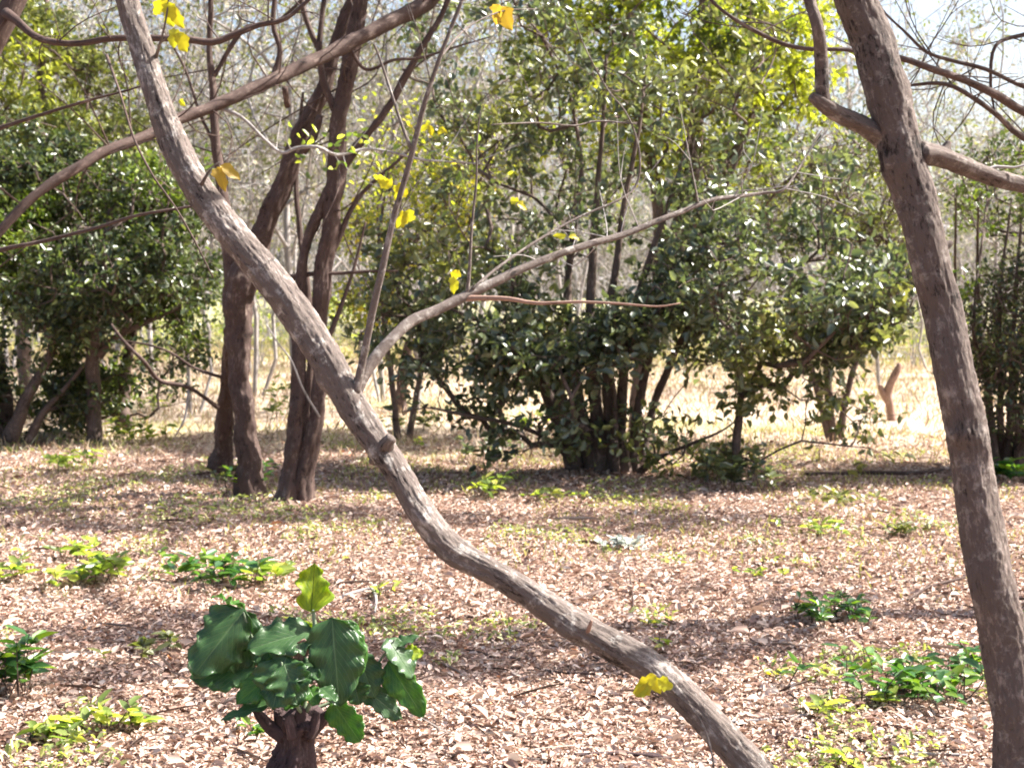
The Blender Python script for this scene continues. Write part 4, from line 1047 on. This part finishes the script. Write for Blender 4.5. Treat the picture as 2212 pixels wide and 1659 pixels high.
    pos = np.stack([x, y, z0], -1)
    d = nrm(np.stack([rg.normal(0, .5, n), rg.normal(0, .3, n), np.abs(rg.normal(0.8, .4, n))], -1))
    V, Q = leaf_blades(pos, d, rg.normal(0, 1, (n, 3)), rg.uniform(1.0, 3.5, n), rg.uniform(0.05, 0.22, n), rg=rg)
    tag(mesh_obj('far_thicket', V, Q, M['bark_far']), 'grey brown tangled thicket closing the view behind the woods', 'thicket', kind='stuff')
woods()

# ================================================================== STUMPS, STICKS, SEEDLINGS
def post(name, label, pts, mat='dead_wood', seed=1, extra=()):
    g = G(pts[0][0], pts[0][1]); d = g[1]
    t = empty(name, g, label, 'stump')
    limb(t, [(x, y, w, d) for x, y, w in pts], 'trunk', mat, 14, 0.03, 0.2, seed)
    for k, e in enumerate(extra): limb(t, [(x, y, w, d) for x, y, w in e], 'branch_stub', mat, 8, 0.03, 0.2, seed + k + 1)
post('dead_stump', 'short crooked dead stump standing in the dry grass on the right', [(1930, 915, 26), (1925, 890, 20), (1918, 850, 19), (1926, 825, 17), (1938, 800, 15), (1944, 785, 9)], 'dead_wood', 201,
     [[(1918, 868, 18), (1905, 845, 14), (1900, 832, 8)]])
post('broken_post', 'grey broken trunk stub in the clearing between the bent trunk and the central bush', [(862, 890, 32), (866, 850, 24), (872, 800, 24), (880, 760, 22), (884, 735, 18)], 'bark_mid', 211)

def stick(label, pts, mat='bark_front', seed=1, lift=0.012, extra=()):
    q = []
    for x, y, w in pts:
        p = G(x, y); p[2] += lift; q.append([*p, 0.5 * w * p[1] / FX])
    a = Acc(); tube(a, q, 8, 0.03, 0.15, seed)
    for e in extra:
        q2 = []
        for x, y, w in e:
            p = G(x, y); p[2] += lift; q2.append([*p, 0.5 * w * p[1] / FX])
        tube(a, q2, 6, 0.03, 0.1, seed + 1)
    o = a.build('fallen_twig', M[mat], None, origin=q[0][:3])
    tag(o, label, 'twig')
stick('long thin curved twig lying right of the large leaved plant, reaching the bottom edge', [(915, 1560, 5), (960, 1600, 6), (1010, 1630, 7), (1080, 1648, 8), (1180, 1665, 9)], 'bark_front', 1)
stick('thin brown twig lying just above the long curved twig', [(980, 1532, 4), (1040, 1580, 7), (1085, 1604, 8), (1120, 1614, 7)], 'bark_mid', 2)
stick('short twig sloping up to the right behind the bent trunk', [(1235, 1308, 6), (1280, 1290, 7), (1322, 1268, 5)], 'bark_mid', 3, 0.02)
stick('dark stick lying left of the bent trunk, above the shaded leaf litter', [(935, 1340, 5), (985, 1336, 8), (1040, 1342, 6)], 'bark_mid', 4)
stick('straight pale twig between the bent trunk and the yellow green sprout', [(1560, 1562, 7), (1650, 1562, 8), (1740, 1558, 7), (1800, 1553, 5)], 'bark_pale', 5)
stick('long pale twig near the foot of the upright trunk', [(1680, 1592, 5), (1760, 1612, 7), (1850, 1630, 7), (1960, 1638, 7), (2090, 1645, 6)], 'bark_pale', 6, 0.015, extra=[[(1850, 1630, 5), (1920, 1605, 5), (2020, 1600, 4), (2110, 1595, 3)]])
stick('forked dead twig under the bent trunk near the middle', [(1100, 1410, 4), (1180, 1440, 5), (1300, 1452, 5), (1420, 1460, 4)], 'bark_mid', 7, 0.012, extra=[[(1180, 1440, 4), (1250, 1475, 4), (1310, 1500, 3)]])
stick('dark stick lying in the shade below the twin stem tree', [(700, 1082, 6), (760, 1070, 7), (830, 1066, 6)], 'bark_mid', 8, 0.02)
stick('bent grey twig just above the large leaved plant', [(740, 1292, 5), (780, 1284, 7), (803, 1283, 7), (812, 1302, 6), (810, 1330, 4)], 'bark_pale', 9, 0.03)
stick('dark fallen branch lying in the bush shadow on the right', [(1740, 1035, 8), (1850, 1028, 10), (1980, 1032, 9), (2040, 1025, 6)], 'bark_mid', 10, 0.03)
stick('dark fallen branch left of the upright trunk above the green sprigs', [(1960, 1300, 4), (2010, 1275, 7), (2095, 1262, 6)], 'bark_mid', 11, 0.03)
stick('thin brown twig lying between the glinting shrub and the bent trunk', [(1360, 1372, 4), (1368, 1310, 4), (1360, 1255, 3), (1343, 1215, 2)], 'bark_mid', 12, 0.02)
stick('thin dark stick across the bottom edge right of centre', [(1240, 1655, 8), (1340, 1645, 10), (1450, 1652, 9)], 'stump_wood', 13, 0.02)

def sprout(name, label, x, y, wpx, hpx, nst, leaves, mat, L, seed, cat='seedling', group=None, wd=0.42, upward=0.5, stemmat='bark_mid'):
    """small plant: pixel base (x,y), pixel width and height of its tuft"""
    rg = np.random.default_rng(seed)
    g = G(x, y); d = g[1]; W_ = wpx * d / FX; H_ = hpx * d / FX
    t = empty(name, g, label, cat, group)
    P_ = []; D_ = []
    nst = int(math.ceil(nst * 1.3)); leaves = int(leaves * 1.25)
    for k in range(nst):
        b = g + np.array([rg.normal(0, .36) * W_, rg.normal(0, .36) * W_ * 0.8, 0]) * (0.8 if nst > 1 else 0)
        b[2] = float(hgt(b[0], b[1]))
        h = H_ * rg.uniform(0.45, 1.0) if nst > 1 else H_ * 0.8
        tip = b + np.array([rg.normal(0, .25) * h, rg.normal(0, .25) * h, h * 0.85])
        mid = (b + tip) / 2 + rg.normal(0, .08, 3) * h
        r = 0.0028 if nst > 2 else 0.0035
        a = Acc(); tube(a, [[*b, r], [*mid, r * .8], [*tip, r * .5]], 6, h / 6, 0, seed + k, cap=False)
        a.build('stem', M[stemmat], t)
        m = max(3, int(leaves / nst))
        for j in range(m):
            s = rg.uniform(0.25, 1) ** 0.7
            p = b * (1 - s) ** 2 + 2 * mid * s * (1 - s) + tip * s * s
            ang = rg.uniform(0, 6.28)
            P_.append(p); D_.append((math.cos(ang), math.sin(ang), upward * rg.uniform(-0.2, 1.4)))
    P_ = np.array(P_); D_ = np.array(D_)
    V, Q = leaf_blades(P_, D_, nrm(rg.normal(0, .35, P_.shape) + [0, 0, 1]), 1.15 * L * rg.uniform(.45, 1.25, len(P_)), 1.15 * L * wd * rg.uniform(.8, 1.2, len(P_)), fold=0.2, curl=0.22, rg=rg)
    mesh_obj('foliage', V, Q, M[mat], t)
    return t

SP = [
 ('leafy cluster of glossy dark green sprigs left of the foot of the upright trunk', 1990, 1518, 290, 110, 26, 190, 'leaf_ground', .062),
 ('green sprig standing tall above the near right cluster, against the upright trunk', 2085, 1470, 60, 100, 4, 22, 'leaf_ground', .07),
 ('low patch of glossy sprigs behind the near right cluster', 1785, 1352, 170, 75, 18, 120, 'leaf_ground', .055),
 ('pair of bright green upright leaves on the near edge of the right cluster', 1915, 1540, 60, 55, 2, 7, 'leaf_bright', .085),
 ('small yellow green sprout beside the straight pale twig', 1782, 1555, 45, 50, 1, 7, 'leaf_bright', .07),
 ('two olive leaves on a stalk at the bottom right', 1815, 1660, 60, 60, 2, 6, 'leaf_bright', .06),
 ('dark stalk with two narrow leaves left of the near right cluster', 1850, 1435, 40, 75, 1, 5, 'leaf_ground', .07),
 ('cluster of light green leafy sprigs at the far left middle of the litter', 200, 1262, 200, 85, 12, 84, 'leaf_bright', .085),
 ('upright bright green leaf tuft at the left, behind the left litter sprigs', 165, 1215, 70, 60, 4, 20, 'leaf_bright', .08),
 ('large tuft of glossy green sprigs behind the large leaved plant', 470, 1262, 200, 90, 14, 96, 'leaf_ground', .085),
 ('bright green sprig just left of the lime top leaf', 590, 1255, 80, 75, 5, 24, 'leaf_bright', .085),
 ('pale green sprigs at the left edge under the shaded ground', 25, 1262, 90, 50, 5, 26, 'leaf_bright', .08),
 ('glossy green plant cut by the left edge near the bottom', 20, 1520, 150, 190, 12, 100, 'leaf_ground', .085),
 ('olive green sprigs near the bottom left', 100, 1610, 110, 60, 7, 36, 'leaf_bright', .06),
 ('yellow green sprigs between the bottom left sprigs and the large leaved plant', 255, 1590, 110, 70, 7, 40, 'leaf_bright', .06),
 ('grey green seedlings in the shaded patch left of the large leaved plant', 345, 1425, 120, 60, 7, 36, 'leaf_olive', .06),
 ('small green tuft left of the stump of the large leaved plant', 545, 1590, 50, 40, 4, 18, 'leaf_ground', .045),
 ('little shrub with pale glints painted into its leaves, alone on the open litter right of the bent trunk', 1348, 1195, 80, 48, 12, 90, 'leaf_glint', .045),
 ('light green seedling in front of the central bush shadow', 1055, 1075, 70, 60, 6, 42, 'leaf_bright', .075),
 ('small yellow green sprout behind the low part of the bent trunk', 1405, 1350, 40, 22, 2, 8, 'leaf_bright', .045),
 ('tiny green sprout close above the bend trunk yellow leaves', 1425, 1405, 40, 40, 2, 8, 'leaf_bright', .04),
 ('small green sprout left of the bent trunk on open litter', 820, 1290, 50, 45, 3, 12, 'leaf_bright', .055),
 ('yellow green sprout alone in the litter right of the bent trunk foot', 1650, 1475, 40, 18, 1, 4, 'leaf_yellow', .045),
 ('yellow green tuft at mid right between the bush shadow and the sprig patch', 1760, 1165, 110, 50, 8, 46, 'leaf_bright', .06),
 ('low green tuft at the right, far side of the bush shadow', 2190, 1045, 90, 60, 7, 60, 'leaf_ground', .11),
 ('dark green sapling at the foot of the central bush, right side', 1600, 1060, 130, 110, 9, 110, 'leaf_camellia', .09),
 ('small sapling with pale leaves at the foot of the dark tree pair', 560, 1065, 70, 130, 5, 42, 'leaf_ground', .075),
 ('small sapling in front of the left stem of the forked tree', 490, 1070, 70, 100, 4, 30, 'leaf_olive', .08),
 ('leafy sapling seen between the stems of the dark tree pair', 590, 950, 60, 180, 5, 50, 'leaf_bright', .10),
 ('green sprigs beside the trunks of the left shaded bush', 285, 960, 130, 70, 9, 80, 'leaf_bright', .10),
 ('low sprigs on the ground left of the forked tree', 130, 1020, 160, 60, 9, 70, 'leaf_bright', .08),
 ('yellow green sapling left of the forked tree, in the dry grass', 340, 890, 100, 70, 6, 60, 'leaf_bright', .11),
 ('dark leaved seedlings under the left part of the central bush', 1040, 1000, 110, 80, 7, 70, 'leaf_camellia', .085),
 ('yellow sprout close behind the bent trunk knot', 905, 975, 40, 35, 2, 9, 'leaf_bright', .07),
 ('loose green weeds left of the central bush stems', 1120, 940, 130, 60, 9, 80, 'leaf_bright', .09),
 ('loose green weeds between the bent trunk and the central bush', 900, 930, 150, 60, 9, 90, 'leaf_olive', .09),
 ('green tuft on the open litter under the broad bush, right of centre', 1640, 1240, 70, 35, 5, 24, 'leaf_bright', .05),
 ('green tuft in the litter far right behind the sprig patch', 1950, 1160, 100, 40, 7, 40, 'leaf_olive', .06),
 ('small green tuft beside the near edge of the bush shadow at right', 1830, 1090, 120, 40, 8, 50, 'leaf_olive', .07),
 ('small green weeds beside the near edge of the bush shadow left of the glinting shrub', 1180, 1085, 130, 35, 8, 46, 'leaf_bright', .055),
]
for k, (lb, x, y, w, h, ns, nl, mt, L) in enumerate(SP):
    sprout('seedling' if 'sapling' not in lb else 'sapling', lb, x, y, w, h, ns, nl, mt, L, 300 + k, 'sapling' if 'sapling' in lb else 'seedling')

# ------------------------------------------------------------------ the large leaved plant on its stump
def big_plant():
    g = G(738, 1712); d = g[1]
    t = empty('large_leaved_plant', g, 'plant with very large dark green wavy leaves sprouting from a dark cut stump', 'plant')
    cvt = lambda x, y: ((440 + x / 2.86) * 0.8294, (1420 + y / 2.86) * 0.8294)
    def C(x, y, dd=0.0):
        a, b = cvt(x, y); return P(a, b, d + dd)
    K = d / FX * 0.8294 / 2.86      # crop pixel in metres
    def seg(pts, name, mat, sides=14, step=0.012, rough=0.3, seed=1, parent=t):
        a = Acc()
        tube(a, [[*C(x, y, dd), 0.5 * w * K] for x, y, w, dd in pts], sides, step, rough, seed)
        return a.build(name, M[mat], parent)
    a = Acc()
    tube(a, [[*C(x, y, dd), 0.5 * w * K] for x, y, w, dd in [(905, 1800, 430, 0), (915, 1700, 350, 0), (940, 1600, 300, 0), (945, 1500, 260, 0), (935, 1420, 290, 0), (935, 1340, 400, 0), (940, 1290, 400, 0), (940, 1262, 300, 0)]], 64, 0.006, 0.42, 61, crack=0.12)
    for k, pts in enumerate([[(860, 1420, 130, -.02), (760, 1350, 100, -.02), (690, 1280, 75, -.03), (640, 1215, 45, -.03)],
                             [(900, 1400, 140, .03), (870, 1300, 100, .04), (850, 1215, 60, .04)],
                             [(980, 1380, 140, -.03), (980, 1290, 100, -.04), (990, 1220, 70, -.04)],
                             [(1020, 1400, 140, 0), (1110, 1320, 100, 0), (1180, 1260, 70, .01), (1260, 1265, 40, .02)],
                             [(930, 1420, 120, -.05), (905, 1330, 90, -.06), (900, 1260, 60, -.06)],
                             [(1050, 1420, 100, -.04), (1085, 1330, 80, -.05), (1100, 1240, 55, -.05)]]):
        tube(a, [[*C(x, y, dd), 0.5 * w * K] for x, y, w, dd in pts], 14, 0.008, 0.35, 70 + k)
    a.build('stump', M['stump_wood'], t)
    # green shoots
    shoots = [[(1000, 1250, 50, 0), (1030, 1000, 42, 0), (1060, 800, 38, 0), (1085, 620, 34, 0), (1075, 480, 26, 0)],
              [(930, 1250, 36, .02), (820, 1060, 28, .02), (700, 880, 22, .03), (600, 640, 18, .02), (555, 500, 14, .0)],
              [(1020, 1240, 36, -.03), (1150, 1000, 28, -.03), (1180, 760, 24, -.03), (1200, 560, 20, -.03)],
              [(1030, 1240, 32, .03), (1300, 1120, 24, .05), (1500, 950, 20, .06), (1640, 760, 16, .06), (1690, 690, 12, .06)],
              [(980, 1240, 30, -.05), (900, 1100, 24, -.08), (850, 960, 18, -.09), (840, 870, 14, -.1)]]
    for k, s in enumerate(shoots): seg(s, 'stem', 'shoot', 10, 0.02, 0.05, 90 + k)
    def leaf(b, tp, w, mat, face, k, curl=0.2, wav=0.08, fold=0.16, db=0.0, dt=0.0, lobes=5, cup=0.0):
        B = C(b[0], b[1], db); T = C(tp[0], tp[1], dt)
        L = np.linalg.norm(T - B)
        V, Q, Bq = big_leaf_geo(B, T - B, face, L, w * K, wav, curl, fold, lobes, k, 14, 24, cup=cup)
        a = Acc(); a.add(V, Q, Bq)
        o = a.build('leaf', M[mat], t, which='luv')
        s = o.modifiers.new('thick', 'SOLIDIFY'); s.thickness = 0.0008
        return o
    up = np.array([0, 0, 1.0]); fr = np.array([0, -1.0, 0]); bk = -fr
    leaf((1060, 490), (1085, 130), 265, 'big_lime', fr + .2 * up + [.15, 0, 0], 1, 0.12, 0.17, 0.16, 0, .02, 3)['label'] = 'lime yellow leaf standing upright at the top'
    leaf((570, 470), (190, 960), 420, 'big_dark', fr * .55 + up * .62 + [.5, 0, 0], 2, 0.12, 0.10, -0.06, .02, -.10, 5, .25)
    leaf((570, 480), (340, 350), 250, 'big_green', bk * .3 + up * .8, 3, 0.1, 0.16, 0.1, .03, .06, 4)
    leaf((570, 490), (520, 960), 300, 'big_dark', fr + [.5, 0, .1], 4, 0.1, 0.08, 0.1, .03, .0)
    leaf((640, 900), (150, 980), 290, 'big_dark', fr * .8 + up * .4, 5, 0.1, 0.10, 0.1, .03, -.02)
    leaf((1080, 640), (620, 720), 330, 'big_dark', fr * .55 + up * .7 + [.45, 0, 0], 6, 0.22, 0.10, 0.16, 0, -.10)
    leaf((860, 900), (480, 1160), 260, 'big_green', fr * .7 + up * .6, 7, 0.15, 0.10, 0.12, -.05, -.10)
    leaf((880, 820), (760, 1210), 380, 'big_dark', fr + up * .35 + [-.15, 0, 0], 8, 0.12, 0.10, 0.1, -.07, -.16)
    leaf((860, 880), (960, 1180), 330, 'big_dark', fr + up * .3 + [.2, 0, 0], 9, 0.1, 0.12, 0.14, -.1, -.14)
    leaf((1215, 530), (1270, 1200), 430, 'big_dark', fr + up * .25 + [.05, 0, 0], 10, 0.08, 0.07, 0.12, -.03, -.10, 5, .1)
    leaf((1290, 560), (1430, 960), 250, 'big_green', fr + [.5, 0, .2], 11, 0.08, 0.05, 0.1, -.0, -.05)
    leaf((1400, 800), (1540, 1140), 270, 'big_dark', fr + [.3, 0, .2], 12, 0.1, 0.10, 0.1, .03, 0)
    leaf((1420, 1040), (1745, 1290), 190, 'big_dark', fr * .8 + up * .5, 13, 0.12, 0.10, 0.1, .04, .02)
    leaf((1630, 860), (1890, 1270), 250, 'big_green', fr * .9 + up * .3, 14, 0.14, 0.08, 0.12, .06, .02)
    leaf((1630, 700), (1830, 980), 230, 'big_dark', up * .65 + fr * .55 + [.5, 0, 0], 15, 0.1, 0.10, 0.12, .06, .02)
    leaf((1640, 760), (1850, 660), 120, 'big_dark', up + fr * .5, 16, 0.1, 0.10, 0.12, .07, .08)
    leaf((1740, 800), (1900, 800), 120, 'big_lime', fr + up * .4, 17, 0.1, 0.10, 0.12, .07, .08)
    leaf((1230, 1170), (1420, 1470), 240, 'big_green', fr + [-.2, 0, .3], 18, 0.1, 0.10, 0.1, -.02, -.04)['label'] = 'bright green leaf hanging low on the right'
    leaf((860, 1150), (370, 1260), 130, 'big_dark', fr * .5 + up, 19, 0.12, 0.12, 0.15, -.05, -.1)
    leaf((1010, 1110), (860, 1210), 120, 'big_green', fr + up, 20, 0.1, 0.10, 0.15, -.09, -.12)
    leaf((1040, 1060), (1110, 1180), 150, 'big_green', fr + up, 21, 0.1, 0.10, 0.15, -.09, -.12)
    leaf((1130, 1060), (1250, 1150), 140, 'big_dark', fr * .4 + up, 22, 0.1, 0.10, 0.15, -.1, -.14)
    leaf((1130, 640), (1130, 960), 230, 'big_dark', fr + [-.3, 0, .2], 23, 0.1, 0.10, 0.15, .02, -.02)
    leaf((1100, 880), (900, 1020), 220, 'big_dark', fr + up * .7, 24, 0.15, 0.10, 0.15, -.05, -.1)
    leaf((1000, 560), (1000, 700), 170, 'big_lime', fr + up * .4, 25, 0.15, 0.10, 0.15, .05, .03)
    leaf((1010, 690), (960, 930), 130, 'big_dead', fr + [.2, 0, .1], 26, 0.15, 0.12, 0.2, -.04, -.06)['label'] = 'withered brown leaf hanging in the middle'
    leaf((900, 640), (860, 800), 140, 'big_green', fr + [.1, 0, .3], 27, 0.1, 0.10, 0.15, .0, -.02)
    leaf((700, 700), (820, 960), 260, 'big_dark', fr + [-.1, 0, .2], 28, 0.1, 0.10, 0.15, .02, -.02)
    leaf((1380, 1020), (1420, 1180), 200, 'big_dark', fr + up * .3, 29, 0.1, 0.10, 0.15, .0, -.02)
M['shoot'] = bark_mat('shoot', (0.09, 0.12, 0.07), (0.19, 0.24, 0.15), (0.33, 0.37, 0.30), 1.0, 0.1)
big_plant()

# ================================================================== LIGHT, SKY, CAMERA
EL, SX, SY = math.radians(48), 0.97, 0.22
sd = np.array([SX * math.cos(EL), SY * math.cos(EL), math.sin(EL)]); sd /= np.linalg.norm(sd)
w = bpy.data.worlds.new('World'); scene.world = w; w.use_nodes = True
nt = w.node_tree; nt.nodes.clear()
sky = nt.nodes.new('ShaderNodeTexSky'); sky.sky_type = 'NISHITA'; sky.sun_disc = False
sky.sun_elevation = EL; sky.sun_rotation = math.atan2(SX, SY)
sky.air_density = 1.0; sky.dust_density = 4.5; sky.ozone_density = 1.0
bg = nt.nodes.new('ShaderNodeBackground'); bg.inputs[1].default_value = 0.085
ow = nt.nodes.new('ShaderNodeOutputWorld')
nt.links.new(sky.outputs[0], bg.inputs[0]); nt.links.new(bg.outputs[0], ow.inputs[0])
ld = bpy.data.lights.new('sun', 'SUN'); ld.energy = 5.0; ld.angle = math.radians(0.53); ld.color = (1.0, 0.95, 0.88)
lo = bpy.data.objects.new('sun', ld); col.objects.link(lo)
lo.rotation_euler = Vector(sd).to_track_quat('Z', 'Y').to_euler(); lo.location = (6, 6, 12)

cd = bpy.data.cameras.new('camera'); co = bpy.data.objects.new('camera', cd); col.objects.link(co)
co.location = tuple(CAMP); co.rotation_euler = (math.pi / 2 - PITCH, 0, 0)
cd.sensor_fit = 'HORIZONTAL'; cd.angle_x = 2 * math.atan(CX / FX); cd.clip_start = 0.05; cd.clip_end = 2500
cd.dof.use_dof = True; cd.dof.focus_distance = 4.4; cd.dof.aperture_fstop = 6.3
scene.camera = co
scene.view_settings.view_transform = 'Standard'; scene.view_settings.look = 'None'
scene.view_settings.exposure = 1.95; scene.view_settings.gamma = 1.0
scene.cycles.max_bounces = 6; scene.cycles.diffuse_bounces = 3; scene.cycles.glossy_bounces = 2; scene.cycles.transmission_bounces = 3
scene.cycles.transparent_max_bounces = 4
scene.cycles.use_denoising = True
scene.cycles.sample_clamp_indirect = 6
scene.cycles.filter_width = 1.8
